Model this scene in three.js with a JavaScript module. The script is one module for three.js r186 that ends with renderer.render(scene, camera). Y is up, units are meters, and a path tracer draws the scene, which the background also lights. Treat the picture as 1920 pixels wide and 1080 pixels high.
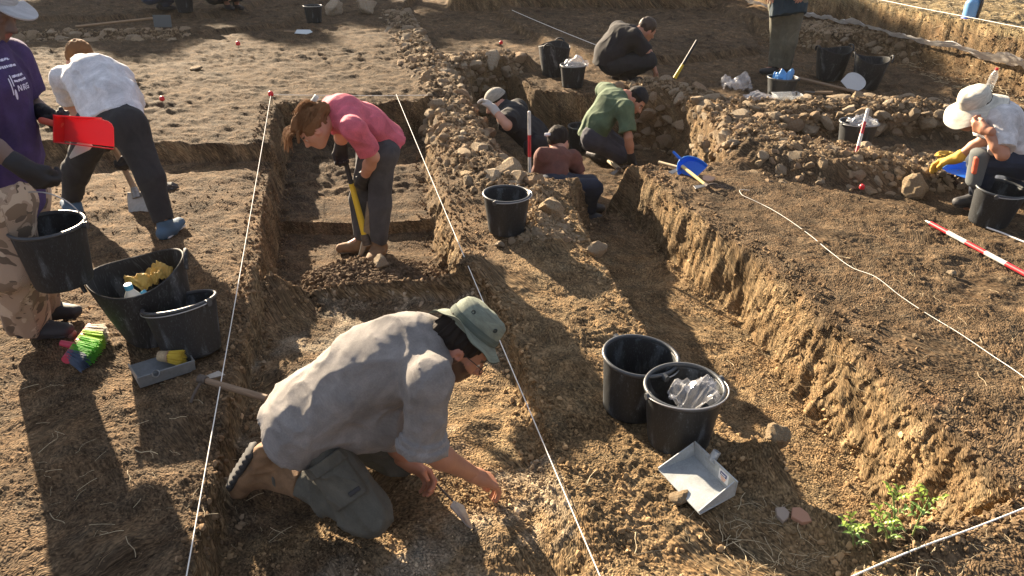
import * as THREE from 'three';
import { mergeGeometries, mergeVertices, toCreasedNormals } from 'three/addons/utils/BufferGeometryUtils.js';
import { DecalGeometry } from 'three/addons/geometries/DecalGeometry.js';
import { RoundedBoxGeometry } from 'three/addons/geometries/RoundedBoxGeometry.js';

// ---------------------------------------------------------------- camera, sky, sun, exposure
const scene = new THREE.Scene();
const camera = new THREE.PerspectiveCamera(42.57, 16 / 9, 0.05, 600);
camera.position.set(0, 1.9, 0);
camera.rotation.set(-28 * Math.PI / 180, 0, 0);
const SUN_AZ = 34 * Math.PI / 180, SUN_EL = 19 * Math.PI / 180;      // low sun, behind the dig and to its left
const sunDir = new THREE.Vector3(-Math.sin(SUN_AZ) * Math.cos(SUN_EL), Math.sin(SUN_EL), -Math.cos(SUN_AZ) * Math.cos(SUN_EL));
{ // a clear, hazy late-afternoon sky: pale zenith, warm band along the horizon, aureole round the sun
  const W = 512, Hh = 256, d = new Float32Array(W * Hh * 4);
  for (let j = 0; j < Hh; j++) for (let i = 0; i < W; i++) {
    const el = ((j + 0.5) / Hh - 0.5) * Math.PI, a = ((i + 0.5) / W - 0.5) * 2 * Math.PI, x = Math.cos(a) * Math.cos(el), y = Math.sin(el), z = Math.sin(a) * Math.cos(el), c = Math.max(-1, Math.min(1, x * sunDir.x + y * sunDir.y + z * sunDir.z)), ang = Math.acos(c);
    const h = Math.pow(1 - Math.max(0, y), 3), glow = 0.55 * Math.exp(-ang / 0.16) + 0.16 * Math.exp(-ang / 0.55), k = (j * W + i) * 4, g = y < 0 ? 0.55 : 1;
    d[k] = g * (0.076 + 0.068 * h + glow * 0.8); d[k + 1] = g * (0.090 + 0.060 * h + glow * 0.72); d[k + 2] = g * (0.124 + 0.043 * h + glow * 0.58); d[k + 3] = 1;
  }
  const sky = new THREE.DataTexture(d, W, Hh, THREE.RGBAFormat, THREE.FloatType); sky.mapping = THREE.EquirectangularReflectionMapping; sky.magFilter = sky.minFilter = THREE.LinearFilter; sky.needsUpdate = true;
  scene.background = sky; scene.environment = sky;
}
const sun = new THREE.DirectionalLight(0xffe9ca, 5.0);
sun.position.copy(sunDir).multiplyScalar(40).add(new THREE.Vector3(0, 0, -6));
sun.target.position.set(0, 0, -6); scene.add(sun.target);
sun.castShadow = true; sun.shadow.mapSize.set(4096, 4096); sun.shadow.radius = 1.2;
Object.assign(sun.shadow.camera, { left: -14, right: 14, top: 14, bottom: -14, near: 1, far: 90 });
scene.add(sun);
const renderer = new THREE.WebGLRenderer({ antialias: true });
renderer.toneMapping = THREE.LinearToneMapping;
renderer.toneMappingExposure = 5.0;
renderer.shadowMap.enabled = true;

// ---------------------------------------------------------------- maths
const V = (x, y, z) => new THREE.Vector3(x, y, z);
const clamp = (x, a = 0, b = 1) => Math.min(b, Math.max(a, x));
const lerp = (a, b, t) => a + (b - a) * t;
const smooth = (a, b, x) => { const t = clamp((x - a) / (b - a)); return t * t * (3 - 2 * t); };
function rngOf(seed) { let s = seed >>> 0; return () => { s = (s + 0x6D2B79F5) >>> 0; let t = s; t = Math.imul(t ^ (t >>> 15), t | 1); t ^= t + Math.imul(t ^ (t >>> 7), t | 61); return ((t ^ (t >>> 14)) >>> 0) / 4294967296; }; }
const PERM = new Uint8Array(512);
{ const r = rngOf(77), p = Array.from({ length: 256 }, (_, i) => i); for (let i = 255; i > 0; i--) { const k = Math.floor(r() * (i + 1)); [p[i], p[k]] = [p[k], p[i]]; } for (let i = 0; i < 512; i++) PERM[i] = p[i & 255]; }
const GR = [[1, 1, 0], [-1, 1, 0], [1, -1, 0], [-1, -1, 0], [1, 0, 1], [-1, 0, 1], [1, 0, -1], [-1, 0, -1], [0, 1, 1], [0, -1, 1], [0, 1, -1], [0, -1, -1], [1, 1, 0], [-1, 1, 0], [0, -1, 1], [0, -1, -1]];
const GX = new Float32Array(16), GY = new Float32Array(16), GZ = new Float32Array(16); GR.forEach((g, i) => { GX[i] = g[0]; GY[i] = g[1]; GZ[i] = g[2]; });
function noise(x, y, z) {                                   // gradient noise, about -1..1
  const fx = Math.floor(x), fy = Math.floor(y), fz = Math.floor(z); x -= fx; y -= fy; z -= fz;
  const X = fx & 255, Y = fy & 255, Z = fz & 255, u = x * x * x * (x * (x * 6 - 15) + 10), v = y * y * y * (y * (y * 6 - 15) + 10), w = z * z * z * (z * (z * 6 - 15) + 10);
  const A = PERM[X] + Y, AA = PERM[A] + Z, AB = PERM[A + 1] + Z, B = PERM[X + 1] + Y, BA = PERM[B] + Z, BB = PERM[B + 1] + Z;
  const g = (h, a, b, c) => { h &= 15; return GX[h] * a + GY[h] * b + GZ[h] * c; };
  const a0 = g(PERM[AA], x, y, z), a1 = g(PERM[BA], x - 1, y, z), b0 = g(PERM[AB], x, y - 1, z), b1 = g(PERM[BB], x - 1, y - 1, z);
  const c0 = g(PERM[AA + 1], x, y, z - 1), c1 = g(PERM[BA + 1], x - 1, y, z - 1), d0 = g(PERM[AB + 1], x, y - 1, z - 1), d1 = g(PERM[BB + 1], x - 1, y - 1, z - 1);
  const p0 = a0 + u * (a1 - a0), p1 = b0 + u * (b1 - b0), q0 = c0 + u * (c1 - c0), q1 = d0 + u * (d1 - d0);
  const m = p0 + v * (p1 - p0), n = q0 + v * (q1 - q0); return m + w * (n - m);
}
function fbm(x, y, z, o = 4) { let s = 0, a = 0.5; for (let i = 0; i < o; i++) { s += a * noise(x, y, z); x = x * 2.03 + 7.1; y = y * 2.03 + 3.7; z = z * 2.03 + 5.3; a *= 0.5; } return s; }
const billow = (x, y, z) => Math.abs(noise(x, y, z));

// ---------------------------------------------------------------- naming and tagging
const taken = new Map();
function numbered(name) { const n = taken.get(name) ?? 0; taken.set(name, n + 1); return n ? name + '_' + String(n).padStart(3, '0') : name; }
function thing(name, label, category, pos = [0, 0, 0], turn = 0, group) {
  const o = new THREE.Group(); o.name = numbered(name); o.position.set(...pos); o.rotation.y = turn; scene.add(o);
  o.userData = { label, category }; if (group) o.userData.group = group; return o;
}
function part(name, geo, mat, parent) { const m = new THREE.Mesh(geo, mat); m.name = name; m.castShadow = m.receiveShadow = true; parent.add(m); return m; }
function solo(name, geo, mat, label, category, pos = [0, 0, 0], group) {
  const m = part(numbered(name), geo, mat, scene); m.position.set(...pos); m.userData = { label, category }; if (group) m.userData.group = group; return m;
}
function structure(name, geo, mat) { const m = part(numbered(name), geo, mat, scene); m.userData = { kind: 'structure' }; return m; }

// ---------------------------------------------------------------- textures
function dataTex(n, f, srgb, rep = 1) {                      // tileable: f gets (u,v) in 0..1 and returns [r,g,b] 0..1
  const d = new Uint8Array(n * n * 4);
  for (let j = 0; j < n; j++) for (let i = 0; i < n; i++) { const c = f(i / n, j / n), k = (j * n + i) * 4; d[k] = clamp(c[0]) * 255; d[k + 1] = clamp(c[1]) * 255; d[k + 2] = clamp(c[2]) * 255; d[k + 3] = 255; }
  const t = new THREE.DataTexture(d, n, n); t.wrapS = t.wrapT = THREE.RepeatWrapping; t.magFilter = THREE.LinearFilter; t.minFilter = THREE.LinearMipmapLinearFilter; t.generateMipmaps = true;
  if (srgb) t.colorSpace = THREE.SRGBColorSpace; t.repeat.set(rep, rep); t.needsUpdate = true; return t;
}
function tileNoise(u, v, freq, seed) {                       // periodic in u and v
  const a = u * 2 * Math.PI, b = v * 2 * Math.PI, r = freq / (2 * Math.PI);
  return noise(Math.cos(a) * r + seed, Math.sin(a) * r + Math.cos(b) * r * 0.9 + seed * 0.37, Math.sin(b) * r + Math.cos(b) * r * 0.31 - seed);
}
const tfbm = (u, v, f, s, o) => { let t = 0, a = 0.5; for (let i = 0; i < o; i++) { t += a * tileNoise(u, v, f, s + i * 11.3); f *= 2; a *= 0.55; } return t; };
const T = {};
T.soil = dataTex(1024, (u, v) => {
  const g = 0.76 + 0.34 * tfbm(u, v, 9, 3, 5) + 0.34 * tileNoise(u, v, 150, 9.1) + 0.2 * tileNoise(u, v, 300, 4.1), p = smooth(0.42, 0.5, tileNoise(u, v, 62, 21)), r = 0.06 * tfbm(u, v, 14, 41, 3);
  return [g + r + p * 0.16, g + p * 0.16, g - r + p * 0.15];
}, true);
T.soilBump = dataTex(1024, (u, v) => { const b = 0.5 + 0.34 * tfbm(u, v, 26, 5, 4) + 0.2 * tileNoise(u, v, 190, 2.2) - 0.22 * Math.abs(tileNoise(u, v, 70, 8)); return [b, b, b]; }, false);
T.weave = dataTex(256, (u, v) => { const b = 0.5 + 0.25 * Math.sin(u * 2 * Math.PI * 64) * Math.sin(v * 2 * Math.PI * 64) + 0.3 * tfbm(u, v, 8, 4, 3); return [b, b, b]; }, false);
T.blotch = dataTex(512, (u, v) => { const b = 0.86 + 0.26 * tfbm(u, v, 5, 17, 5) + 0.06 * tileNoise(u, v, 90, 1.3); return [b, b * 0.995, b * 0.985]; }, true);
T.dusty = dataTex(512, (u, v) => { const d = smooth(0.05, 0.42, tfbm(u, v, 6, 31, 5)) * 0.55 + smooth(0.3, 0.5, tileNoise(u, v, 80, 6)) * 0.3, sc = smooth(0.93, 1, 1 - Math.abs(tileNoise(u * 0.999, v, 22, 13)) * 3) * 0.18; const k = 0.11 + 0.34 * d + sc; return [k * 0.97, k, k * 1.0]; }, true);
T.rough = dataTex(256, (u, v) => { const b = 0.55 + 0.5 * tfbm(u, v, 8, 7, 4); return [b, b, b]; }, false);
const rgb = (r, g, b) => new THREE.Color().setRGB(r, g, b);
function rep(t, x, y = x) { const c = t.clone(); c.repeat.set(x, y); c.needsUpdate = true; return c; }
function mat(c, o = {}) { return new THREE.MeshStandardMaterial({ color: c instanceof THREE.Color ? c : rgb(...c), roughness: 0.85, ...o }); }

// ---------------------------------------------------------------- geometry helpers
function boxUV(g, s = 1) {                                    // uv in metres from the dominant axis of the normal
  const p = g.attributes.position, n = g.attributes.normal, uv = new Float32Array(p.count * 2);
  for (let i = 0; i < p.count; i++) { const ax = Math.abs(n.getX(i)), ay = Math.abs(n.getY(i)), az = Math.abs(n.getZ(i)), x = p.getX(i), y = p.getY(i), z = p.getZ(i);
    if (ax > ay && ax > az) { uv[2 * i] = z; uv[2 * i + 1] = y; } else if (ay > az) { uv[2 * i] = x; uv[2 * i + 1] = z; } else { uv[2 * i] = x; uv[2 * i + 1] = y; } uv[2 * i] *= s; uv[2 * i + 1] *= s; }
  g.setAttribute('uv', new THREE.BufferAttribute(uv, 2)); return g;
}
const lathe = (pts, n = 40) => new THREE.LatheGeometry(pts.map(([r, y]) => new THREE.Vector2(r, y)), n);
const tube = (pts, r, seg = 24, rad = 7, closed = false) => new THREE.TubeGeometry(new THREE.CatmullRomCurve3(pts.map((p) => p.isVector3 ? p : V(...p)), closed), seg, r, rad, closed);
function rod(a, b, r0, r1 = r0, n = 10, caps = true) {          // tapered round bar from a to b
  const A = V(...a), B = V(...b), d = B.clone().sub(A), g = new THREE.CylinderGeometry(r1, r0, d.length(), n, 1, !caps);
  g.translate(0, d.length() / 2, 0); g.applyQuaternion(new THREE.Quaternion().setFromUnitVectors(V(0, 1, 0), d.normalize())); g.translate(A.x, A.y, A.z); return g;
}
const merge = (gs) => mergeGeometries(gs.map((g) => { const q = g.index ? g.toNonIndexed() : g.clone(); for (const k of Object.keys(q.attributes)) if (!['position', 'normal', 'uv'].includes(k)) q.deleteAttribute(k); if (!q.attributes.uv) boxUV(q); return q; }));
function stoneGeo(seed, detail = 1, rough = 0.25, flat = [1, 0.72, 0.85], block = 1) {   // a broken fieldstone: facets from chopping planes, then noise
  const g = mergeVertices(new THREE.IcosahedronGeometry(1, detail).deleteAttribute('uv').deleteAttribute('normal')), p = g.attributes.position, r = rngOf(seed), cuts = [];
  for (let i = 0; i < 12; i++) { const th = Math.acos(2 * r() - 1), ph = r() * 6.283; cuts.push([Math.sin(th) * Math.cos(ph), Math.cos(th), Math.sin(th) * Math.sin(ph), 0.44 + 0.36 * r()]); }
  for (let i = 0; i < p.count; i++) {
    let x = p.getX(i), y = p.getY(i), z = p.getZ(i), m = 1; if (block !== 1) { x = Math.sign(x) * Math.abs(x) ** block; y = Math.sign(y) * Math.abs(y) ** block; z = Math.sign(z) * Math.abs(z) ** block; const l = 0.93 / Math.sqrt(Math.hypot(x, y, z)); x *= l; y *= l; z *= l; }
    for (const c of cuts) { const d = x * c[0] + y * c[1] + z * c[2]; if (d * m > c[3]) m = c[3] / d; }
    m *= 1 + rough * noise(x * 1.7 + seed * 3.1, y * 1.7, z * 1.7) + rough * 0.4 * noise(x * 4.3, y * 4.3 + seed, z * 4.3);
    p.setXYZ(i, x * m * flat[0], y * m * flat[1], z * m * flat[2]);
  }
  const q = toCreasedNormals(g, 0.32); return boxUV(q, 1.5);
}
// ---------------------------------------------------------------- the dig: levels of the ground, in metres
// each area: outline of its upper (or, where raised, lower) edge, level, width of the sloping side per edge
const areas = [
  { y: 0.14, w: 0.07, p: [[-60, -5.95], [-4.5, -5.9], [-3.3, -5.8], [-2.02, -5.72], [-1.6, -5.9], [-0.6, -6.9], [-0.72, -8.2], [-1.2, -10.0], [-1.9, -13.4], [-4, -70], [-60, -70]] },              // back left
  { y: 0.20, w: 0.08, p: [[-60, -10.75], [-6.6, -10.7], [-4.6, -10.95], [-3.4, -11.6], [-4, -70], [-60, -70]] },
  { y: 0.27, w: 0.10, p: [[-60, -12.0], [-6.4, -11.9], [-4.4, -12.3], [-4, -70], [-60, -70]] },
  { y: 0.10, w: 0.10, p: [[-0.25, -13.6], [0.05, -12.2], [0.55, -10.6], [1.05, -9.62], [1.4, -9.55], [2.4, -9.75], [3.4, -10.3], [4.4, -16], [6, -60], [-2, -60]] },                                      // sunken room at the back
  { y: 0.55, w: 0.22, p: [[-1.2, -14.6], [0.5, -14.3], [2.5, -14.2], [3.9, -14.1], [5, -60], [-6, -60]] },                                                                                     // far bank
  { y: 0.24, w: 0.22, p: [[3.55, -60], [3.55, -13.0], [3.75, -11.4], [4.1, -10.35], [4.8, -10.3], [5.02, -9.75], [5.38, -8.3], [5.8, -6.8], [6.4, -4], [60, -4], [60, -60]] },                   // bank on the right, two steps
  { y: 0.58, w: 0.15, p: [[4.1, -60], [4.1, -13.4], [4.5, -12.0], [4.86, -11.2], [5.1, -9.9], [5.47, -8.45], [5.95, -6.9], [6.6, -4.2], [60, -4.2], [60, -60]] },
  { y: -0.12, w: 0.12, p: [[2.15, -6.05], [2.4, -6.85], [4.6, -7.0], [5.0, -6.0], [3.5, -5.8]] },                                                                                              // small room on the right
  { y: -0.12, w: [0.045, 0.045, 0.045, 0.045, 0.1, 0.1, 0.3, 0.16, 0.08, 0.06, 0.05, 0.05, 0.05, 0.06], p: [[-1.42, -3.66], [-1.323, -3.23], [-1.236, -2.76], [-1.13, -2.22], [-0.94, -1.45], [-0.8, -0.4], [0.75, -0.4], [0.30, -1.7], [0.166, -2.247], [0.112, -2.52], [0.061, -2.84], [-0.014, -3.23], [-0.085, -3.45], [-0.2, -3.66]] },   // trench, near half
  { y: -0.28, w: [0.1, 0.08, 0.07, 0.07, 0.14, 0.1, 0.1, 0.14, 0.12, 0.1, 0.06], p: [[-2.25, -7.08], [-1.95, -5.8], [-1.676, -4.65], [-1.46, -3.84], [-1.40, -3.62], [-0.30, -3.66], [-0.28, -3.9], [-0.36, -4.38], [-0.51, -5.17], [-0.70, -6.2], [-0.76, -7.1]] },       // trench, far half
  { y: -0.40, w: [0.16, 0.14, 0.13, 0.13, 0.14, 0.16, 0.1, 0.1, 0.1, 0.12, 0.22, 0.20, 0.18, 0.15, 0.12, 0.10, 0.09, 0.08, 0.08, 0.10], p: [[0.40, -5.0], [0.46, -4.465], [0.575, -3.636], [0.70, -3.026], [0.835, -2.52], [0.94, -2.186], [1.01, -1.95], [1.132, -1.84], [1.319, -1.82], [1.536, -1.87], [1.84, -1.99], [1.80, -2.156], [1.73, -2.557], [1.646, -3.026], [1.571, -3.394], [1.49, -3.907], [1.291, -4.465], [1.139, -4.948], [0.994, -5.6], [0.6, -5.75]] },    // long trench
  { y: -0.50, w: [0.1, 0.1, 0.1, 0.1, 0.1, 0.08, 0.07, 0.07, 0.1, 0.1, 0.1, 0.1, 0.1, 0.1, 0.1, 0.12, 0.12], p: [[0.33, -5.35], [0.1, -5.62], [-0.02, -6.0], [-0.2, -6.5], [-0.4, -7.5], [-0.5, -9.1], [-0.1, -9.25], [0.235, -8.2], [0.405, -8.07], [1.14, -7.95], [1.33, -7.85], [1.66, -7.75], [1.86, -7.2], [1.82, -6.5], [1.74, -5.78], [1.35, -5.68], [0.96, -5.66]] },    // the stone-lined pit
  { y: 0.05, w: 0.05, p: [[0.93, -1.45], [1.05, -1.62], [1.319, -1.74], [1.536, -1.80], [1.88, -1.90], [2.6, -2.1], [3.4, 3], [0.5, 3], [0.7, -0.6]] },                                           // near right corner
];
// rubble walls: centre line, half width, height over their ground
const ridges = [
  { n: 'w1', h: 0.20, w: 0.24, f: 0.07, p: [[-2.0, -13.6, 0.16], [-1.5, -11.2, 0.18], [-1.1, -9.3, 0.2], [-0.78, -8.0, 0.22], [-0.56, -6.9, 0.2], [-0.42, -6.2, 0.14], [-0.28, -5.6, 0.12], [-0.09, -5.2, 0.10], [0.06, -4.95, 0.08]] },
  { n: 'w1b', h: 0.18, w: 0.26, f: 0.12, p: [[-0.95, -8.75, 0.2], [-0.45, -9.25, 0.2], [0.0, -9.5, 0.17]] },
  { n: 'w1c', h: 0.10, w: 0.12, f: 0.08, p: [[0.06, -4.95, 0.10], [0.18, -4.5, 0.08], [0.22, -4.15, 0.04]] },
  { n: 'w2', h: 0.20, w: 0.2, f: 0.12, p: [[1.25, -8.05, 0.12], [1.5, -8.02, 0.17], [1.8, -7.85, 0.14], [2.02, -7.4, 0.08]] },
  { n: 'w3', h: 0.15, w: 0.32, f: 0.16, p: [[2.08, -7.25, 0.08], [2.1, -6.4, 0.13], [2.12, -5.85, 0.16], [2.55, -5.55, 0.16], [3.05, -5.45, 0.13], [3.4, -5.4, 0.08]] },
  { n: 'w4', h: 0.12, w: 0.28, f: 0.1, p: [[2.15, -7.15, 0.1], [3.0, -7.18, 0.14], [3.9, -7.2, 0.14], [4.7, -7.15, 0.11]] },
  { n: 'w0', h: 0.12, w: 0.22, f: 0.1, p: [[-8.5, -10.75, 0.1], [-6.8, -10.72, 0.14], [-5.6, -10.8, 0.1], [-4.6, -10.95, 0.06]] },
];
function edgeDist(p, x, z) {                                    // signed distance to an outline (inside negative) and its nearest edge
  let best = 1e9, bi = 0, inside = false;
  for (let i = 0, j = p.length - 1; i < p.length; j = i++) {
    const ax = p[j][0], az = p[j][1], ex = p[i][0] - ax, ez = p[i][1] - az, wx = x - ax, wz = z - az, t = clamp((wx * ex + wz * ez) / (ex * ex + ez * ez)), dx = wx - ex * t, dz = wz - ez * t, d = dx * dx + dz * dz;
    if (d < best) { best = d; bi = j; }
    if ((p[i][1] > z) !== (az > z) && x < (p[j][0] - p[i][0]) * (z - p[i][1]) / (az - p[i][1]) + p[i][0]) inside = !inside;
  }
  return [inside ? -Math.sqrt(best) : Math.sqrt(best), bi];
}
for (const a of areas) { a.x0 = Math.min(...a.p.map((q) => q[0])) - 0.3; a.x1 = Math.max(...a.p.map((q) => q[0])) + 0.3; a.z0 = Math.min(...a.p.map((q) => q[1])) - 0.3; a.z1 = Math.max(...a.p.map((q) => q[1])) + 0.3; }
function ridgeAt(r, x, z) {                                     // distance from the centre line and height there
  let best = 1e9, hh = 0;
  for (let i = 0; i + 1 < r.p.length; i++) { const [ax, az, ah] = r.p[i], [bx, bz, bh] = r.p[i + 1], ex = bx - ax, ez = bz - az, t = clamp(((x - ax) * ex + (z - az) * ez) / (ex * ex + ez * ez)), d = Math.hypot(x - ax - ex * t, z - az - ez * t); if (d < best) { best = d; hh = lerp(ah, bh, t); } }
  return [best, hh];
}
const bumps = [[-1.36, -3.62, 0.15, 0.13], [-0.22, -3.74, 0.16, 0.10], [-0.92, -4.05, 0.42, 0.10], [-0.66, -3.9, 0.2, 0.05], [-0.5, -5.0, 0.25, 0.04], [0.55, -2.3, 0.5, 0.02], [0.99, -2.16, 0.10, 0.13], [1.15, -2.05, 0.20, 0.08], [1.25, -1.98, 0.2, 0.07], [-0.3, -2.35, 0.22, 0.02], [-0.02, -1.9, 0.12, 0.02], [0.02, -4.4, 0.35, 0.03], [-0.1, -2.9, 0.3, -0.015]];
function macro(x, z) {
  const j1 = 0.020 * noise(x * 2.1, 3.3, z * 2.1) + 0.010 * noise(x * 7, 9.3, z * 7) + 0.005 * noise(x * 21, 1.3, z * 21), j2 = 0.020 * noise(x * 2.3, 13.3, z * 2.3) + 0.010 * noise(x * 6.3, 4.3, z * 6.3) + 0.005 * noise(x * 23, 5.1, z * 23);
  const X = x + j1, Z = z + j2;
  let h = 0.02 * noise(x * 0.7, 0.5, z * 0.7);
  for (const a of areas) {
    if (X < a.x0 || X > a.x1 || Z < a.z0 || Z > a.z1) continue;
    const [d, e] = edgeDist(a.p, X, Z), w = (typeof a.w === 'number' ? a.w : a.w[e]) * (1 + (a.y > 0.2 ? 0.25 : 0.35) * noise(x * 3.1, 77, z * 3.1) + (a.y > 0.2 ? 0.15 : 0.22) * noise(x * 11, 70, z * 11));
    if (d < 0.02) { const t = clamp((0.02 - d) / w); let y = a.y; if (a.y === -0.28 && z < -4.95) y = -0.2 + 0.02 * clamp((-z - 5) / 2); if (a.y === -0.5 || a.y === -0.40) y = Math.min(h, y); h = lerp(h, y, t * t * (2.2 - 1.2 * t)); }
  }
  for (const r of ridges) { const [d, hh] = ridgeAt(r, X, Z); if (d < r.w + r.f) { const t = 1 - smooth(r.w - 0.12, r.w + r.f, d); h = lerp(h, Math.max(h, hh), t); } }
  for (const [bx, bz, r, k] of bumps) { const d2 = ((x - bx) ** 2 + (z - bz) ** 2) / (r * r); if (d2 < 5) h += k * Math.exp(-d2); }
  return h;
}
const dug = (x, z) => { let k = 0; { const d = ((x + 0.88) / 0.46) ** 2 + ((z + 4.08) / 0.36) ** 2; k = Math.max(k, 1 - smooth(0.4, 1.2, d)); } { const d = ((x + 0.62) / 0.3) ** 2 + ((z + 1.72) / 0.2) ** 2; k = Math.max(k, 0.6 * (1 - smooth(0.3, 1.2, d))); } return k; };   // where fresh loose spoil lies
function micro(x, z) {
  const near = clamp(1.4 - Math.hypot(x, z) / 14, 0.35, 1), c = dug(x, z);
  let h = 0.026 * noise(x * 2.6, 31, z * 2.6) + 0.024 * noise(x * 6.1, 7, z * 6.1) + (z < -5.5 ? 0.026 * noise(x * 4.3, 17, z * 8.1) + 0.040 * (billow(x * 7.5, 27, z * 10) - 0.3) : 0);
  for (const rd of ridges) { const [d] = ridgeAt(rd, x, z); if (d < rd.w + rd.f) { const t = 1 - smooth(rd.w * 0.6, rd.w + rd.f, d); h += t * (0.05 * noise(x * 8, 61, z * 8) + 0.045 * (billow(x * 15, 62, z * 15) - 0.3)); } }
  const fine = 0.12 + 0.52 * smooth(-0.30, 0.34, noise(x * 1.6 + 5, 91, z * 1.6) + 0.6 * noise(x * 4.7, 92, z * 4.7) + 0.08) * (z > -3.7 && x < 0.4 && edgeDist(areas[8].p, x, z)[0] < -0.05 ? 0.55 : 1);   // trodden smooth in places, crumbly in others
  const warp = 0.05 * noise(x * 9, 2, z * 9);
  h += (0.017 + 0.026 * c) * (billow(x * 13 + warp * 20, 4, z * 15) - 0.32) + (0.018 * fine + 0.012 * c) * (billow(x * 34, 8, z * 34 + warp * 20) - 0.32) + fine * (0.0078 * near * noise(x * 71, 1, z * 71) + 0.0045 * near * noise(x * 140, 6, z * 140));
  h *= 0.75 + 0.6 * noise(x * 0.9, 44, z * 0.9);
  return h;
}
scene.fog = new THREE.FogExp2(0xf2ead8, 0.0005);                 // a little dust in the late-afternoon air
const height = (x, z) => macro(x, z) + micro(x, z);
function restY(x, z, r = 0.12) { let s = 0; for (let i = 0; i < 8; i++) s += height(x + r * Math.cos(i * 0.785), z + r * Math.sin(i * 0.785)); return s / 8; }

// soil colours (linear base colours of what lies there)
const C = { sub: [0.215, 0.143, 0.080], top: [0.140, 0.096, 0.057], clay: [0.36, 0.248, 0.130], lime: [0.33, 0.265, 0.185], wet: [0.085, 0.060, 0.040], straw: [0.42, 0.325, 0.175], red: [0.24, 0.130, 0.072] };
const mixc = (a, b, t) => [lerp(a[0], b[0], t), lerp(a[1], b[1], t), lerp(a[2], b[2], t)];
function soilColour(x, y, z, steep) {
  const n1 = fbm(x * 0.8, 5, z * 0.8, 4), n2 = fbm(x * 3.7, y * 3.7 + 9, z * 3.7, 4), n3 = noise(x * 14, y * 14, z * 14);
  let c = mixc(C.sub, C.top, smooth(-0.35, 0.3, n1 + n2 * 0.6));
  c = mixc(c, [0.33, 0.225, 0.115], 0.6 * smooth(-0.35, 0.1, x - (0.25 * -z - 1.1) - 0.2 + 0.2 * n1) * smooth(-5.4, -4.6, z));                          // yellow clay of the baulk and the long trench
  if (edgeDist(areas[0].p, x, z)[0] < 0.05) c = mixc(c, C.top, 0.75);                                            // the back left ground is mixed darker as a whole
  if (x > 1.2 && z > -5.2 && y > -0.06) c = mixc(c, C.top, 0.85);                                            // plateau right of the long trench
  if (edgeDist(areas[8].p, x, z)[0] < -0.02) { c = mixc(c, C.lime, 0.85 * smooth(0.0, 0.28, n2 + 0.35 * noise(x * 1.7 + 3, 2, z * 1.7)) ); c = mixc(c, C.clay, 0.5 * smooth(0.0, 0.3, -n2)); }   // remains of a lime floor
  else if (z < -3.6 && edgeDist(areas[9].p, x, z)[0] < -0.05) c = mixc(c, C.wet, 0.25 + 0.25 * smooth(-0.2, 0.2, n2));
  c = mixc(c, C.wet, 0.75 * dug(x, z));
  if (y > 0.5 && x > 4) c = mixc(c, C.straw, 0.8);
  c = mixc(c, C.clay, steep * 0.55 * smooth(-0.3, 0.25, n2 + 0.1));                                          // freshly cut faces show the clay subsoil
  c = mixc(c, C.red, 0.5 * smooth(0.30, 0.5, fbm(x * 2.2 + 40, 1, z * 2.2, 3)));
  const k = (1 + 0.30 * n3 + 0.35 * n2) * (1 + 0.30 * noise(x * 47, y * 47, z * 47) + 0.26 * noise(x * 103, y * 103, z * 103)) + (noise(x * 61 + 9, y * 61, z * 61) > 0.56 ? 0.55 : 0); return [c[0] * k, c[1] * k, c[2] * k];
}
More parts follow.
